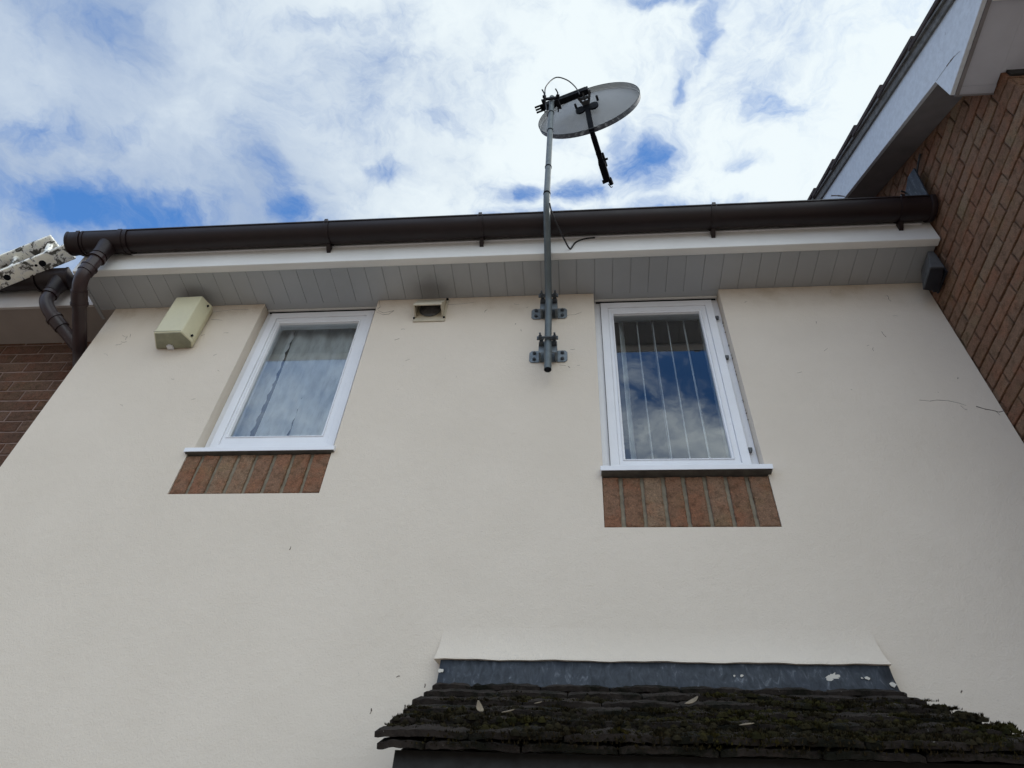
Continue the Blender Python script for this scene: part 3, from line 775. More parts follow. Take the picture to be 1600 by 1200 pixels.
while cnt < 24000:
    x = rg.uniform(XP0 + .004, XP1 - .002); s_ = rg.uniform(-.014, GA * 5.6); q = (s_ % GA) / GA
    if rg.random() > .5 and q > .35: continue
    d = dens(x, s_)
    if d < .18 or rg.random() > d * 1.6: cnt += .25; continue
    h = rg.uniform(.002, .0055) * min(1.6, .7 + d * .8); lump = max(0, noise.noise(Vector((x * 22, s_ * 30, 9)))) * .018 * min(1, d)
    tuft(surf(x, max(0, s_)) + nn * (lump if s_ > 0 else s_ * 1.6) - (up * .007 if s_ < .0 else up * 0), h, rg.uniform(.002, .0042), rg.random()); cnt += 1
# low cushions so the moss has body
for i in range(3200):
    x = rg.uniform(XP0 + .01, XP1 - .01); s_ = rg.uniform(0, GA * 5)
    if dens(x, s_) < .45: continue
    lump = max(0, noise.noise(Vector((x * 22, s_ * 30, 9)))) * .016
    p = surf(x, s_) + nn * (lump * .8 - .004); r_ = rg.uniform(.005, .012); h = rg.uniform(.004, .010); t_ = rg.uniform(.0, .5)
    k = 7; ring = [p + Vector((math.cos(6.283 * j / k), 0, 0)) * r_ * rg.uniform(.8, 1.2) + up * math.sin(6.283 * j / k) * r_ * rg.uniform(.8, 1.2) for j in range(k)]
    mid = [q_.lerp(p, .4) + nn * h * rg.uniform(.6, 1) for q_ in ring]; topv = p + nn * h * 1.25
    b = len(ms.v); ms.v += ring + mid + [topv]
    for j in range(k):
        j2 = (j + 1) % k; ms.f.append([b + j, b + j2, b + k + j2, b + k + j]); ms.t.append(t_); ms.f.append([b + k + j, b + k + j2, b + 2 * k]); ms.t.append(min(1, t_ + .1))
tag(obj('moss', ms, M['moss']), 'dark olive moss growing over the porch roof tiles', 'moss', kind='stuff')
# dead leaves
def leaf(x, s_, L, Wd, ang, label, curl=.4):
    mb = MB(); n = 6; vs = []; c = surf(x, s_) + nn * .012
    dx = Vector((math.cos(ang), 0, 0)) + up * math.sin(ang); dy = Vector((-math.sin(ang), 0, 0)) + up * math.cos(ang)
    for i in range(n + 1):
        f = i / n; wd = Wd * math.sin(math.pi * min(.97, max(.03, f))) ** .7
        zc_ = curl * L * (f - .3) ** 2
        for sgn in (-1, 0, 1): vs.append(c + dx * L * (f - .5) + dy * wd * sgn * .5 + nn * (zc_ + abs(sgn) * wd * .3))
    fs = [(i * 3 + j, i * 3 + j + 1, i * 3 + j + 4, i * 3 + j + 3) for i in range(n) for j in (0, 1)]
    mb.hull(vs, fs); o = obj('dead_leaf', mb, M['leaf'], smooth=True); tag(o, label, 'leaf', 'dead leaves on the porch roof')
    mo_ = o.modifiers.new('thickness', 'SOLIDIFY'); mo_.thickness = .0008
leaf(-.235, .175, .045, .016, 1.9, 'pale curled dry leaf standing up near the left end of the porch roof', .9)
leaf(-.17, .165, .030, .010, .35, 'brown dry leaf lying flat in the moss right of the pale curled one', .4)
leaf(-.11, .300, .022, .005, .7, 'small whitish leaf sliver on the bare upper tiles left of the middle', .2)
leaf(.26, .33, .042, .02, .6, 'curled grey brown leaf in the middle of the porch roof near a tile joint', .8)
leaf(.34, .10, .032, .012, .1, 'flat tan leaf half sunk in thick moss low on the roof right of the middle', .3)

# ------------------------------------------------------------------ window furnishings
# net curtain: a few overlapping drops with scalloped edges
nc = MB(); rg = random.Random(31); xs0 = -1.55; x = xs0
edges = [-1.56, -1.425, -1.268, -1.122, -.96]
for k in range(4):
    a0, b0 = edges[k], edges[k + 1]; NZ = 60; NXX = 12; vs = []; b_ = len(nc.v)
    ph = rg.uniform(0, 6)
    for j in range(NZ + 1):
        z = 1.90 + (2.95 - 1.90) * j / NZ
        sc = abs(math.sin(z * 42 + ph)) * .009; dr = .012 * math.sin(z * 3 + k)
        gap = .010 * max(0.1, math.sin((z - 1.9) * 2.2 + k * 1.9))
        for i in range(NXX + 1):
            f = i / NXX; xx = a0 + dr + (b0 - a0 - gap) * f + (sc * (f > .96)) + noise.noise(Vector((z * 9, k * 3.3, 0))) * .005 * (f > .9)
            nc.v.append(Vector((xx, 2.235 + .006 * k + .010 * math.sin(f * 9 + k + z * .8), z)))
    for j in range(NZ):
        for i in range(NXX):
            q = b_ + j * (NXX + 1) + i; nc.f.append([q, q + 1, q + NXX + 2, q + NXX + 1]); nc.t.append(None)
tag(obj('net_curtain', nc, M['curtain'], smooth=True), 'white net curtain with scalloped folds behind the left window', 'curtain')
vb = thing('vertical_blind', (.385, 2.27, 1.75), 'open white vertical blind seen edge-on behind the right window', 'blind')
obj('head_rail', MB().box((.10, 2.25, 2.86), (.68, 2.29, 2.885)), M['blind'], vb)
for k, (x, an) in enumerate(((.222, 20), (.298, 5), (.372, 4), (.446, 9), (.525, 16), (.605, 2))):
    an = R(an); hw = .036; dx = math.sin(an) * hw; dy = math.cos(an) * hw
    y0 = 2.265
    s_ = MB(); vs = []; NS = 6
    # slightly cupped slat
    pr = [(x - dx + 2 * dx * i / NS + .0022 * math.sin(math.pi * i / NS) , y0 - dy + 2 * dy * i / NS) for i in range(NS + 1)]
    poly = [(p[0], p[1], 1.79) for p in pr] + [(p[0] + .0032, p[1], 1.79) for p in pr[::-1]]
    s_.prism(poly, (0, 0, 1.07)); obj('slat', s_, M['blind'], vb)

# ------------------------------------------------------------------ alarm box
al = thing('alarm_box', (-1.89, 2.1, 2.515), 'yellowed cream burglar alarm box under the soffit, left of the left window', 'alarm box')
z0, z1 = 2.522, 2.800
sec = [(-1.997, 2.098), (-1.964, 2.0), (-1.829, 1.998), (-1.800, 2.062), (-1.812, 2.098)]
ab = MB(); secl = [(x, y, z0) for x, y in sec]; sect = [(x, y, z1) for x, y in sec]
ab.hull(secl + sect, [(0, 1, 2, 3, 4), (5, 9, 8, 7, 6)] + [(i, i + 5, (i + 1) % 5 + 5, (i + 1) % 5) for i in range(5)])
obj('casing', ab, M['bell'], al, bevel=.006, bseg=3, smooth=True)
eb = MB(); c = Vector((-1.885, 2.055, 0)); ii = [c + (Vector((x, y, 0)) - c) * .93 for x, y in sec]
eb.hull([(p.x, p.y, z0 - .003) for p in ii] + [(p.x, p.y, z0 + .01) for p in ii], [(0, 1, 2, 3, 4), (5, 9, 8, 7, 6)] + [(i, i + 5, (i + 1) % 5 + 5, (i + 1) % 5) for i in range(5)])
obj('base_plate', eb, M['bellend'], al, bevel=.002)
obj('tamper_tab', MB().box((-1.93, 2.075, z0 - .010), (-1.90, 2.097, z0 - .0035)).box((-1.922, 2.070, z0 - .0065), (-1.908, 2.0745, z0 - .0035)), M['upvc'], al)
obj('seam', MB().box((-1.9655, 1.9968, 2.5285), (-1.831, 1.9985, 2.5295)), M['bellend'], al)
sc_ = MB().tube([(-1.806, 2.045, 2.548), (-1.800, 2.043, 2.548)], .006, 12).tube([(-1.808, 2.04, 2.77), (-1.802, 2.038, 2.77)], .005, 10)
obj('screw', sc_, M['black'], al)

# ------------------------------------------------------------------ extractor vent
ve = thing('vent_cowl', (-.695, 2.1, 2.665), 'small beige square extractor vent cowl under the soffit between the two windows', 'vent')
obj('flange', MB().box((-.772, 2.093, 2.668), (-.617, 2.0995, 2.842)), M['vent'], ve, bevel=.003)
ho = MB(); x0, x1 = -.765, -.628; t_ = .006
# two cheeks and a sloping hood face, open below
for xa in (x0, x1 - t_): ho.prism([(xa, 2.0925, 2.835), (xa, 2.0925, 2.694), (xa, 2.030, 2.712), (xa, 2.030, 2.726)], (t_, 0, 0))
ho.prism([(x0 + t_, 2.0925, 2.835), (x0 + t_, 2.030, 2.726), (x0 + t_, 2.030, 2.712), (x0 + t_, 2.035, 2.712), (x0 + t_, 2.0925, 2.822)], (x1 - x0 - 2 * t_, 0, 0))
obj('hood', ho, M['vent'], ve)
du = MB()
ring = [(-.6965 + .050 * math.cos(6.283 * i / 24), 2.0915, 2.752 + .050 * math.sin(6.283 * i / 24)) for i in range(24)]
du.prism(ring, (0, .0012, 0)); obj('duct', du, M['ventd'], ve)
rr = MB(); pr = [Vector((-.6965 + .050 * math.cos(6.283 * i / 24), 2.087, 2.752 + .050 * math.sin(6.283 * i / 24))) for i in range(25)]
rr.tube(pr, .004, 8, cap=False); obj('duct_rim', rr, M['greybox'], ve, smooth=True)
obj('screw', MB().tube([(-.768, 2.0925, 2.69), (-.768, 2.087, 2.69)], .005, 8).tube([(-.623, 2.0925, 2.69), (-.623, 2.087, 2.69)], .005, 8).tube([(-.622, 2.0925, 2.83), (-.622, 2.085, 2.83)], .006, 8), M['black'], ve)

# ------------------------------------------------------------------ satellite dish on cranked mast
sat = thing('satellite_dish', (-.12, 2.08, 2.22), 'grey mesh satellite dish on a tall cranked mast bracketed to the cream wall', 'satellite dish')
P0 = Vector((-.1195, 2.022, 2.226)); P1 = Vector((-.1225, 2.022, 2.70)); P2 = Vector((-.120, 1.660, 2.975)); P3 = Vector((-.1075, 1.66, 4.165))
path = [P0, P1.lerp(P0, .12)] + elbow(P1.lerp(P0, .12), P1, P1.lerp(P2, .18), 0, 6)[1:] + elbow(P2.lerp(P1, .22), P2, P2.lerp(P3, .08), 0, 6)
mast = obj('mast', MB().tube(path, .0158, 20, cap=False), M['polem'], sat, smooth=True)
inn = MB().tube([P0 + Vector((0, 0, .003)), P0 + Vector((0, 0, .10))], .0128, 16); inn.tube([P0 + Vector((0, 0, -.0005)), P0 + Vector((0, 0, .10))], [.0150, .0150], 16, cap=False)
obj('mast_bore', inn, M['black'], mast)
up_m = MB().tube([P2.lerp(P3, .06), P2.lerp(P3, .995)], .0148, 20).tube([P2.lerp(P3, .988), P2.lerp(P3, .998), P3 + Vector((0, 0, .010))], [.0148, .012, .004], 16)
obj('upper_mast', up_m, M['polem'], sat, smooth=True)
cl = MB()
for f in (.055, .275, .62, .81):
    c = P2.lerp(P3, f); cl.tube([c - Vector((0, 0, .003)), c + Vector((0, 0, .004))], .0172, 20)
obj('mast_collar', cl, M['black'], sat, smooth=True)
def wall_bracket(zc):
    b = MB(); h = .038
    for s_ in (-1, 1):
        cx = -.1225
        xa, xb = sorted((cx + s_ * .082, cx + s_ * .040))
        # ear with clipped corners
        e0, e1 = cx + s_ * .040, cx + s_ * .084
        b.prism([(e0, 2.0985, zc - h), (e1 - s_ * .010, 2.0985, zc - h), (e1, 2.0985, zc - h + .012), (e1, 2.0985, zc + h - .012), (e1 - s_ * .010, 2.0985, zc + h), (e0, 2.0985, zc + h)], (0, -.004, 0))
        xw = sorted((e0, e0 - s_ * .004)); b.box((xw[0], 2.040, zc - h), (xw[1], 2.094, zc + h))
    b.box((-.1625 + .004, 2.040, zc - h), (-.0825 - .004, 2.044, zc + h))
    b.box((-.1625 + .0045, 2.0948, zc - h + .001), (-.0825 - .0045, 2.0982, zc + h - .001))
    b.box((-.1625 + .0042, 2.0442, zc - h + .004), (-.1625 + .010, 2.094, zc - h + .010)); b.box((-.0825 - .010, 2.0442, zc - h + .004), (-.0825 - .0042, 2.094, zc - h + .010))
    o = obj('wall_bracket', b, M['galv'], sat, bevel=.0012, bseg=1)
    bt = MB()
    for s_ in (-1, 1):
        for q in (-1, 1): bt.tube([(-.1225 + s_ * .062, 2.0945, zc + q * .020), (-.1225 + s_ * .062, 2.088, zc + q * .020)], .0085, 6).tube([(-.1225 + s_ * .062, 2.088, zc + q * .020), (-.1225 + s_ * .062, 2.084, zc + q * .020)], .005, 8)
    obj('bolt', bt, M['galvd'], o)
    cp = MB(); cx = -.1225
    # saddle strap in front of the mast, with toothed jaw behind
    zt = zc + .012
    cp.box((cx - .046, 2.001, zt - .004), (cx - .016, 2.008, zt + .014)); cp.box((cx + .016, 2.001, zt - .004), (cx + .046, 2.008, zt + .014))
    cp.tube([(cx - .020, 2.008, zt + .005), (cx - .017, 2.000, zt + .005), (cx, 1.9995, zt + .005), (cx + .017, 2.000, zt + .005), (cx + .020, 2.008, zt + .005)], .0055, 8)
    for s_ in (-1, 1):
        cp.prism([(cx + s_ * .017, 2.0395, zt - .006), (cx + s_ * .020, 2.016, zt - .006), (cx + s_ * .034, 2.016, zt - .006), (cx + s_ * .040, 2.0395, zt - .006)], (0, 0, .018))
        cp.tube([(cx + s_ * .031, 2.046, zt + .005), (cx + s_ * .031, 1.975, zt + .005)], .0042, 8)
        cp.tube([(cx + s_ * .031, 1.999, zt + .005), (cx + s_ * .031, 1.991, zt + .005)], .009, 6)
    obj('mast_clamp', cp, M['galvd'], o)
wall_bracket(2.700); wall_bracket(2.394)

DC = Vector((.1087, 1.7765, 4.1915)); th = R(16.1); ph = R(7)
dw = Vector((math.cos(th), -math.sin(th), 0)); dn = Vector((math.sin(th) * math.cos(ph), math.cos(th) * math.cos(ph), math.sin(ph))); dv = dw.cross(dn); dv = dv if dv.z > 0 else -dv
DA, DB, DD = .302, .219, .046
def dish_pt(r_, a_, off=0.0): return DC + dw * DA * r_ * math.cos(a_) + dv * DB * r_ * math.sin(a_) - dn * (DD * (1 - r_ * r_) + off)
dm = MB(); NR, NA = 14, 72; dm.v.append(dish_pt(0, 0)); dm.uv = [(0, 0)]
for i in range(1, NR + 1):
    for k in range(NA):
        a_ = 6.28318 * k / NA; r_ = i / NR; dm.v.append(dish_pt(r_, a_)); dm.uv.append((DA * r_ * math.cos(a_) / .0072, DB * r_ * math.sin(a_) / .0062))
for k in range(NA): dm.f.append([0, 1 + k, 1 + (k + 1) % NA]); dm.t.append(None)
for i in range(NR - 1):
    for k in range(NA):
        a0 = 1 + i * NA + k; a1 = 1 + i * NA + (k + 1) % NA; dm.f.append([a0, a0 + NA, a1 + NA, a1]); dm.t.append(None)
obj('reflector', dm, M['dish'], sat, smooth=True)
# rim flange folded back towards the wall side
rim = MB(); rim.uv = []
prf = [(1.0, 0), (1.012, .004), (1.016, .014), (1.013, .032)]; nP = len(prf)
for k in range(NA):
    a_ = 6.28318 * k / NA
    for (q, o_) in prf:
        rim.v.append(DC + dw * DA * q * math.cos(a_) + dv * DB * q * math.sin(a_) - dn * o_); rim.uv.append((k * 3.4, o_ / .0062))
for k in range(NA):
    for i in range(nP - 1): rim.f.append([k * nP + i, k * nP + i + 1, ((k + 1) % NA) * nP + i + 1, ((k + 1) % NA) * nP + i]); rim.t.append(None)
ro = obj('rim', rim, M['dish'], sat, smooth=True)
ed_ = MB().tube([DC + dw * DA * 1.013 * math.cos(6.28318 * k / NA) + dv * DB * 1.013 * math.sin(6.28318 * k / NA) - dn * .032 for k in range(NA + 1)], .0022, 6, cap=False)
obj('rim_edge', ed_, M['galvd'], ro, smooth=True)
# cross bar from mast to dish
def obox(mb, a, b, wdir, w_, hdir, h_):
    a, b = Vector(a), Vector(b); W_ = Vector(wdir).normalized() * w_ / 2; Hh = Vector(hdir).normalized() * h_ / 2
    return mb.prism([a - W_ - Hh, a + W_ - Hh, a + W_ + Hh, a - W_ + Hh], b - a)
barL = Vector((-.187, 1.722, 4.155)); barR = Vector((.090, 1.640, 4.178)); bd_ = (barR - barL).normalized()
bar = MB(); mid = barL.lerp(barR, .16)
for q in (-1, 1): obox(bar, mid + Vector((0, 0, q * .012)), barR + Vector((0, 0, q * .012)), dn, .036, (0, 0, 1), .023)
obox(bar, mid.lerp(barR, .02), barR.lerp(mid, .02), dn, .020, (0, 0, 1), .008)
obox(bar, barR.lerp(mid, .0), barR + bd_ * .012, dn, .034, (0, 0, 1), .046)
ba = obj('cross_bar', bar, M['black'], sat, bevel=.002, bseg=1)
fk = MB()
obox(fk, barL + bd_ * .012, mid + bd_ * .01, dn, .028, (0, 0, 1), .012); 
for q in (-1, 0, 1): obox(fk, barL - bd_ * .018, barL + bd_ * .03, dn, .010, (0, 0, 1), .007); fk.v[-8:] = [v_ + dn * q * .017 for v_ in fk.v[-8:]]
for q in (-.5, .5): obox(fk, barL + bd_ * .012, barL + bd_ * .05, dn, .036, (0, 0, 1), .012)
obj('bar_end_fork', fk, M['black'], sat)
# mast clamp with two upright studs
mc = MB(); tp = P2.lerp(P3, .93)
obox(mc, tp + Vector((-.047, -.020, .004)), tp + Vector((.043, -.026, .008)), (0, 1, 0), .010, (0, 0, 1), .022)
for sx in (-.040, .036):
    c = tp + Vector((sx, -.022, .006)); mc.tube([c + Vector((0, .075, -.010)), c + Vector((0, -.030, .006)), c + Vector((-.012, -.046, .022))], .0038, 8)
    mc.tube([c + Vector((0, -.006, 0)), c + Vector((0, -.020, .004))], .0105, 8)
    obox(mc, c + Vector((-.008, .0, -.01)), c + Vector((.010, .052, -.016)), (1, 0, 0), .020, (0, 0, 1), .020)
obj('mast_head_clamp', mc, M['black'], sat)
# wedge bracket from the bar down to the back of the dish, with pads
wb = MB(); ctr = dish_pt(0, 0, .012) - dv * .035
tl_ = barR - bd_ * .060 + Vector((0, 0, -.020)); tr_ = barR + bd_ * .020 + Vector((0, 0, -.028))
for a_ in (tl_, tl_.lerp(tr_, .5), tr_):
    obox(wb, a_, ctr + (a_ - tl_.lerp(tr_, .5)) * .18, dw, .009, dn, .014)
obox(wb, tl_.lerp(ctr, .32) , tr_.lerp(ctr, .32), dv, .018, dn, .010)
wb.prism([tl_.lerp(ctr, .50), tr_.lerp(ctr, .50), tr_.lerp(ctr, .97), tl_.lerp(ctr, .97)], dn * .006)
obj('elevation_bracket', wb, M['galvd'], sat)
pd = MB()
for q in (-1, 1):
    c = ctr + dw * q * .038 - dv * .018; c = c - dn * .002
    ring = [c + dw * .030 * math.cos(6.283 * i / 20) + dv * .034 * math.sin(6.283 * i / 20) for i in range(20)]
    pd.prism(ring, dn * -.010)
pd.tube([ctr + dw * .065 + dv * .055 - dn * .02, ctr + dw * .065 + dv * .055 + dn * .01], .007, 8).tube([ctr - dw * .065 + dv * .045 - dn * .02, ctr - dw * .065 + dv * .045 + dn * .01], .007, 8)
obj('back_pad', pd, M['black'], sat, smooth=True)
ar = MB(); K0 = ctr - dn * .010 + dv * .02; K1 = DC - dn * .020 - dv * (DB + .010); K1 = K1 + dw * .004; K2 = DC + dw * .002 - dv * (DB + .022) + dn * .325
obox(ar, K0, K1, dw, .030, dn, .022); obox(ar, K1, K2, dw, .028, dv, .022)
obox(ar, K1.lerp(K2, .1), K2, dw, .032, dv, .006); obox(ar, K1.lerp(K2, .60), K1.lerp(K2, .97), dw, .040, dv, .034)
obj('feed_arm', ar, M['black'], sat, bevel=.0015, bseg=1)
ln = MB(); L0_ = K1.lerp(K2, .55)
for f in (.42, .55, .62, .72): c = K1.lerp(K2, f); obox(ln, c - dn * .004, c + dn * .004, dw, .032, dv, .026)
L9 = ln; e_ = K2 + dv * .004; ln.tube([e_ - dw * .030 + dv * .0, e_ + dw * .026 + dv * .01], .012, 12); ln.tube([e_ - dn * .01 + dw * .016, e_ + dn * .030 + dw * .018], .013, 12)
c = K1.lerp(K2, .60) + dw * .018 + dv * .012; ln.tube([c - dn * .045, c + dn * .045], .009, 10); ln.tube([c, c + dw * .022], .007, 8)
ln.tube([K2 + dn * .02, K2 + dn * .05 + dw * .01, K2 + dn * .055 + dw * .018 + dv * .01], .003, 6)
obj('feed_head', ln, M['black'], sat)
cb = MB(); s0 = tp + Vector((-.030, -.030, .0))
cpts = [Vector((.052, 1.64, 4.13)), Vector((.025, 1.62, 4.20)), Vector((-.023, 1.60, 4.255)), Vector((-.085, 1.59, 4.27)), Vector((-.137, 1.59, 4.15)), Vector((-.143, 1.60, 4.05)), Vector((-.14, 1.64, 4.02)), P2.lerp(P3, .80) + Vector((-.02, .01, 0))]
def spline(p, n=8):
    out = []
    for i in range(len(p) - 1):
        a0 = p[max(i - 1, 0)]; a1 = p[i]; a2 = p[i + 1]; a3 = p[min(i + 2, len(p) - 1)]
        for k in range(n):
            t = k / n; out.append(.5 * ((2 * a1) + (a2 - a0) * t + (2 * a0 - 5 * a1 + 4 * a2 - a3) * t * t + (3 * a1 - a0 - 3 * a2 + a3) * t ** 3))
    return out + [p[-1]]
cb.tube(spline(cpts), .0035, 8)
dn_pts = [P2 + Vector((.014, .0, -.02)), Vector((-.092, 1.70, 2.915)), Vector((-.045, 1.80, 2.875)), Vector((-.020, 1.850, 2.868)), Vector((-.008, 1.852, 2.885)), Vector((.010, 1.853, 2.925)), Vector((.050, 1.853, 2.950)), Vector((.10, 1.853, 2.958))]
cb.tube(spline(dn_pts), .0038, 8)
obj('coax_cable', cb, M['cable'], sat, smooth=True)

# ------------------------------------------------------------------ brickwork helper
def brickwork(u0, u1, z0, z1, P, N, Lb, Hc, J, rg, inside=lambda u_, z_: True, proud=.007, clip=True):
    """P(u,z,d) gives a point d in front of the mortar face"""
    mb = MB(); r_ = 0; z = z0
    while z < z1:
        off = (Lb / 2 if r_ % 2 else 0) + rg.uniform(-.004, .004); x = u0 - off
        while x < u1:
            a = x + J / 2; b = x + Lb - J / 2; c = z + J / 2; d = z + Hc - J / 2; x += Lb
            aa, bb = max(a, u0), min(b, u1)
            if bb - aa < .012 or not inside((aa + bb) / 2, (c + d) / 2): continue
            t_ = rg.random() * .75 if rg.random() > .10 else 1.0
            rag_brick(mb, aa, bb, c + rg.uniform(-.001, .001), d + rg.uniform(-.001, .001), P, proud + rg.uniform(-.0015, .0015), rg, t_, step=.016, jag=.0010, ch=.0030)
        z += Hc; r_ += 1
    return mb

# ------------------------------------------------------------------ right brick house
rh = thing('brick_house', (3.0, 4.0, -H), 'brown brick house on the right with white bargeboard, projecting forward of the cream wall', 'house')
BS = .675                                  # verge slope
FY = 1.150                                 # its front wall
def verge_z(y): return 3.60 + (y - 2.05) * BS
YB = 5.0; ZT = 3.0 + 0.06
mw = MB().prism([(XR + .010, FY + .007, -H), (XR + .010, YB, -H), (XR + .010, YB, verge_z(YB)), (XR + .010, FY + .007, max(verge_z(FY), 2.9))], (.2, 0, 0))
mw.box((XR + .211, FY + .007, -H), (7, FY + .25, 2.95))
rw = obj('wall', mw, M['mortar_r'], rh)
rg = random.Random(77)
br = brickwork(FY, 3.4, .1 + .0, 4.3, lambda u_, z_, d: Vector((XR + .010 - d, u_, z_)), None, .190, .0634, .0085, rg, lambda u_, z_: z_ < verge_z(u_) + .02, proud=.010)
br2 = brickwork(XR + .012, 3.0, .1, 2.86, lambda u_, z_, d: Vector((u_, FY + .007 - d, z_)), None, .190, .0634, .0085, rg, proud=.006)
br.v += br2.v; off = len(br.v) - len(br2.v); br.f += [[i + off for i in f] for f in br2.f]; br.t += br2.t
obj('bricks', br, M['brick_r'], rw)
# bargeboard (outer face at x = BX), boxed end at the eave
BX = 1.460
zl = lambda y: 3.588 + (y - 2.05) * .695; zu = lambda y: 3.755 + (y - 2.0) * .648
bb = MB().prism([(BX, .80, 2.872), (BX, 1.226, 2.872), (BX, 1.231, 3.019), (BX, YB, zl(YB)), (BX, YB, zu(YB)), (BX, .80, zu(.80))], (.018, 0, 0))
bgo = obj('bargeboard', bb, M['barge'], rh, bevel=.0015, bseg=1)
# split and joint lines in the board
ck = MB()
def bcrack(pts, wd):
    for i in range(len(pts) - 1):
        a_, b_ = Vector((BX - .0007, *pts[i])), Vector((BX - .0007, *pts[i + 1])); d = b_ - a_; nrm = Vector((0, -d.z, d.y)).normalized() * wd
        ck.prism([a_ - nrm, b_ - nrm * .5, b_ + nrm * .5, a_ + nrm], (.0005, 0, 0))
bcrack([(1.223, 3.013), (1.19, 2.993), (1.155, 2.972)], .0007); bcrack([(1.152, 2.970), (1.128, 2.955), (1.103, 2.937)], .0032); bcrack([(1.103, 2.937), (1.074, 2.907)], .0007)
bcrack([(2.16, 3.79), (2.11, 3.70), (2.06, 3.60)], .004)
obj('board_crack', ck, M['crack'], bgo)
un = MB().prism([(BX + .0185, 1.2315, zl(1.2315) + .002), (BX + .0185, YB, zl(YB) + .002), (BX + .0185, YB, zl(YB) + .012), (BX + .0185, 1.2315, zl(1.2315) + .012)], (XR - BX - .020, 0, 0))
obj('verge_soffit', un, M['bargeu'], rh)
rs = MB().box((BX + .032, .89, 2.874), (XR - .004, 1.194, 2.886)).box((XR - .0035, .89, 2.874), (4.5, FY + .0005, 2.886))
rs.box((BX + .0325, 1.1945, 2.8725), (XR - .003, 1.2305, 2.886))
obj('soffit', rs, M['rsoffit'], rh)
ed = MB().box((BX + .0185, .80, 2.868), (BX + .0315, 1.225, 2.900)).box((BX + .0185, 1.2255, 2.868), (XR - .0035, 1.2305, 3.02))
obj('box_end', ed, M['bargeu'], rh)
fb = MB().box((BX + .0325, .868, 2.862), (4.5, .8895, 3.02)); obj('fascia', fb, M['fascia'], rh)
cd = MB().box((1.636, FY - .010, 2.834), (3.0, FY - .0005, 2.8735)); obj('dark_strip', cd, M['timber'], rh)  # dark strip along the top of the front wall, below the soffit
rg = random.Random(8)
tv = MB(); a2 = math.atan(.66); up2 = Vector((0, math.cos(a2), math.sin(a2))); nn2 = Vector((0, -math.sin(a2), math.cos(a2)))
y = .55; base = Vector((1.430, .62, 2.895))
RG = .326
for k in range(14):
    p = base + up2 * (RG * k)
    x = 1.430
    for q in range(10):
        xa, xb = x + q * .28, x + q * .28 + .277
        tv.prism([(xa, *(p + nn2 * .022)[1:]), (xb, *(p + nn2 * .022)[1:]), (xb, *(p + up2 * RG * 1.12 - nn2 * .004)[1:]), (xa, *(p + up2 * RG * 1.12 - nn2 * .004)[1:])], nn2 * .024)
obj('roof_tiles', tv, M['rtile'], rh, bevel=.003, bseg=1)
uc = MB(); e0 = base + nn2 * -.004; e1 = base + up2 * 4.6 - nn2 * .004
uc.prism([(1.436, *(e0)[1:]), (1.60, *(e0)[1:]), (1.60, *(e1)[1:]), (1.436, *(e1)[1:])], nn2 * .010)
obj('undercloak', uc, M['mort'], rh)
mo = MB(); NM = 90
vs = []
for k in range(NM + 1):
    p = base + up2 * (4.5 * k / NM); j = rg.uniform(-.002, .002)
    vs += [(1.443 + j, *(p + nn2 * .007)[1:]), (1.438 + j, *(p + nn2 * .024)[1:])]
mo.hull(vs, [(2 * k, 2 * k + 1, 2 * k + 3, 2 * k + 2) for k in range(NM)])
obj('verge_mortar', mo, M['mort'], rh)
dk = MB().prism([(1.4795, *(base + up2 * .15 - nn2 * .045)[1:]), (1.4795, *(base + up2 * 4.6 - nn2 * .045)[1:]), (1.4795, *(base + up2 * 4.6 - nn2 * .006)[1:]), (1.4795, *(base + up2 * .15 - nn2 * .006)[1:])], (3.0, 0, 0))
obj('roof_deck', dk, M['timber'], rh)
# trim strip under the tiles along the board top
ts = MB().prism([(BX - .012, .80, zu(.80) - .004), (BX - .012, YB, zu(YB) - .004), (BX - .012, YB, zu(YB) + .05), (BX - .012, .80, zu(.80) + .05)], (.0115, 0, 0))
obj('verge_trim', ts, M['mort'], rh, bevel=.002)

# black box lamp on the brick wall beside the eaves
hb = thing('wall_box', (1.56, 1.96, 2.69), 'small black plastic box fixed to the right brick wall just below the eaves', 'box')
x0, x1 = 1.527, 1.602
hh = MB().hull([(1.527, 1.899, 2.690), (1.588, 1.899, 2.690), (1.604, 2.030, 2.690), (1.533, 2.020, 2.690), (1.575, 1.915, 2.838), (1.600, 1.915, 2.838), (1.612, 2.02, 2.838), (1.575, 2.02, 2.838)],
              [(3, 2, 1, 0), (4, 5, 6, 7), (0, 1, 5, 4), (1, 2, 6, 5), (2, 3, 7, 6), (3, 0, 4, 7)])
obj('housing', hh, M['greybox'], hb, bevel=.004)
obj('face', MB().hull([(1.531, 1.904, 2.687), (1.585, 1.904, 2.687), (1.599, 2.025, 2.687), (1.536, 2.016, 2.687), (1.531, 1.904, 2.6895), (1.585, 1.904, 2.6895), (1.599, 2.025, 2.6895), (1.536, 2.016, 2.6895)], [(3, 2, 1, 0), (4, 5, 6, 7), (0, 1, 5, 4), (1, 2, 6, 5), (2, 3, 7, 6), (3, 0, 4, 7)]), M['blackbox'], hb)
obj('mounting_arm', MB().box((1.606, 1.93, 2.70), (1.6155, 2.05, 2.84)).box((1.59, 2.031, 2.705), (1.6055, 2.045, 2.80)), M['blackbox'], hb, bevel=.002)
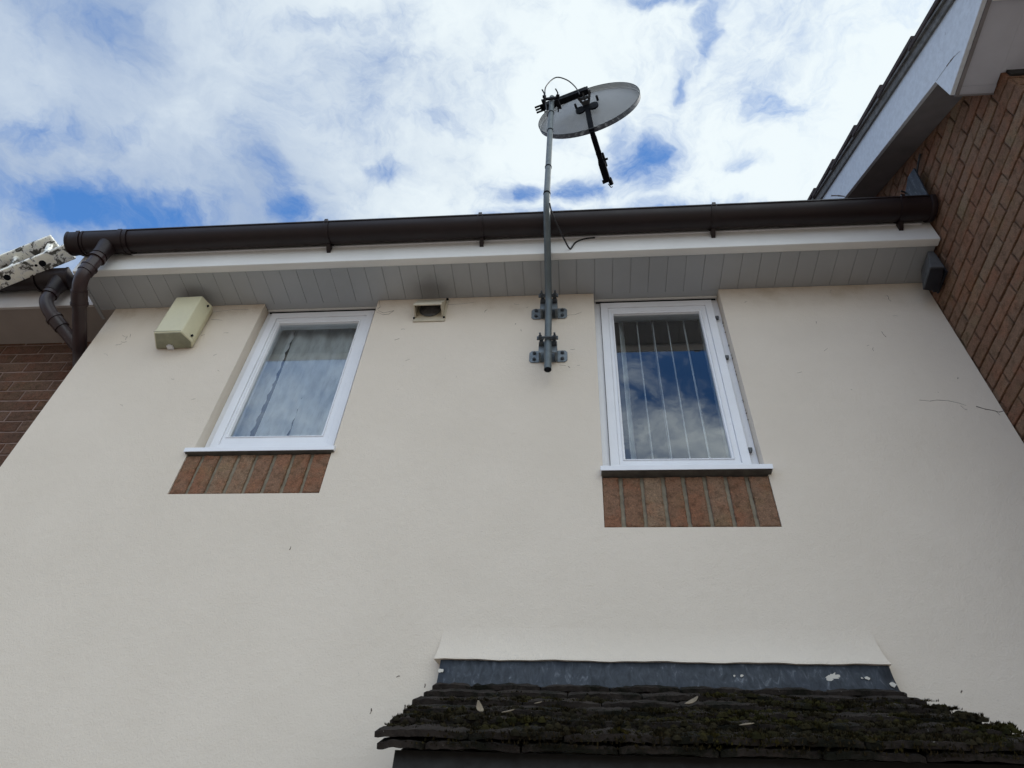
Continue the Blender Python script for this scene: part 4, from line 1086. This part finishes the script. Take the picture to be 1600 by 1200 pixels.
# loose cable at the abutment
wc = MB().tube(spline([Vector((1.612, 1.66, 3.26)), Vector((1.606, 1.70, 3.235)), Vector((1.598, 1.745, 3.19)), Vector((1.594, 1.78, 3.10)), Vector((1.59, 1.80, 3.02))]), .0045, 8)
wc.tube(spline([Vector((1.52, 1.78, 3.14)), Vector((1.545, 1.79, 3.13)), Vector((1.555, 1.80, 3.08)), Vector((1.55, 1.81, 3.02))]), .004, 8)
tag(obj('cable', wc, M['cable'], smooth=True), 'short black cable looping up the right brick wall behind the gutter end', 'cable')

# ------------------------------------------------------------------ left brick house
lh = thing('brick_house', (-4.6, 4.0, -H), 'dark red brick house on the left, set back beside the cream wall', 'house')
LWY = 2.310
lw = obj('wall', MB().box((-8, LWY + .006, -H), (XL - .012, LWY + .24, 2.853)), M['mortar_l'], lh)
rg = random.Random(70)
lb = brickwork(-6.5, XL - .014, .2, 2.853, lambda u_, z_, d: Vector((u_, LWY + .006 - d, z_)), None, .214, .0713, .009, rg, proud=.004)
obj('bricks', lb, M['brick_l'], lw)
obj('soffit', MB().box((-8, 2.0805, ZS - .001), (-2.4575, LWY + .01, ZS + .009)).box((-2.457, 2.1045, ZS - .0025), (XL - .003, LWY + .01, ZS + .009)), M['lsoffit'], lh)
obj('fascia', MB().sweepx([(2.064, 3.02), (2.064, 2.856), (2.066, 2.850), (2.080, 2.850), (2.080, 3.02)], -8, -2.4605), M['lfascia'], lh)
LY = 2.000
lg = obj('gutter', half_ring(LY, ZC, GR, .004, -8, -2.64), M['brown'], lh, smooth=True)
lo2 = half_ring(LY, ZC, GR + .003, .006, -2.78, -2.62); half_ring(LY, ZC, GR + .009, .007, -2.80, -2.785, lo2)
LX = -2.668
lo2.tube([(LX, LY, ZC - .035), (LX, LY, ZC - .075), (LX, LY, ZC - .10), (LX, LY, ZC - .13)], [.050, .043, .038, .038], 18)
obj('gutter_outlet', lo2, M['brown'], lg, smooth=True); stop_end(-2.622, -2.606, LY, ZC, GR + .005, lg)
A = Vector((LX, LY, ZC - .10)); B = Vector((LX + .0, LY + .01, 2.790)); Cc = Vector((-2.445, 2.195, 2.60))
lp = MB().tube([A, A.lerp(B, .7)], PR, 20).tube(elbow(A.lerp(B, .6), B, B.lerp(Cc, .30), PR), PR + .001, 20).tube([B.lerp(Cc, .25), B.lerp(Cc, .9)], PR, 20)
lpo = obj('downpipe', lp, M['brownd'], lh, smooth=True)
obj('pipe_socket', MB().tube([A.lerp(B, .15), A.lerp(B, .42)], PR + .006, 20).tube([B.lerp(Cc, .28), B.lerp(Cc, .46)], PR + .005, 20).tube([B.lerp(Cc, .26), B.lerp(Cc, .30)], PR + .009, 20), M['brownd'], lpo, smooth=True)
rg = random.Random(6)
obj('roof', tiled_slope(-8, -2.46, 2.04, 3.035, 5.2, .62, .30, .27, .022, rg), M['mtile'], lh)
rd = MB().prism([(-8, 2.09, 3.022), (-8, 5.3, 3.022), (-8, 5.3, 5.01)], (8 - 2.47, 0, 0)); obj('roof_deck', rd, M['timber'], lh)

# ------------------------------------------------------------------ ladder lying on the left gutter
la = thing('ladder', (-3.4, 2.0, 3.07), 'white spattered metal ladder lying across the left gutter', 'ladder')
Ah = Vector((-2.897, 1.930, 2.931)); Bh = Vector((-2.728, 1.900, 3.004)); ld = (Bh - Ah).normalized(); sp_ = (Bh - Ah).length
side = Vector((0, .03, 1)); side = (side - ld * side.dot(ld)).normalized(); RL = .235
hd = ld.cross(side).normalized(); hd = hd if hd.z > 0 else -hd
def stile(o_, e0, e1):
    mb = MB(); hgt = .088; th_ = .022
    obox(mb, o_ + ld * e0, o_ + ld * e1, side, th_, hd, hgt); return mb
S1 = Bh; S2 = Bh + side * RL
LAD = dict(S1=S1, S2=S2, side=side, hd=hd, ld=ld)
obj('stile', stile(S1, -2.6, .150), M['ladder'], la, bevel=.006, bseg=3, smooth=True); obj('stile', stile(S2, -2.6, .030), M['ladder'], la, bevel=.006, bseg=3, smooth=True)
for k in range(13):
    c = S1 - ld * sp_ * k
    obj('rung', MB().tube([c - side * .0115, c + side * (RL - .011)], .0155, 14), M['ladder'], la, smooth=True)
for k in range(3):
    c = S1 - ld * sp_ * k - side * .0105
    obj('rung_hole', MB().tube([c, c - side * .0015], .0165, 16), M['black'], la)
obj('bolt', MB().tube([S1 - side * .011 - ld * .032 + hd * .002, S1 - side * .0125 - ld * .032 + hd * .002], .007, 10), M['black'], la)
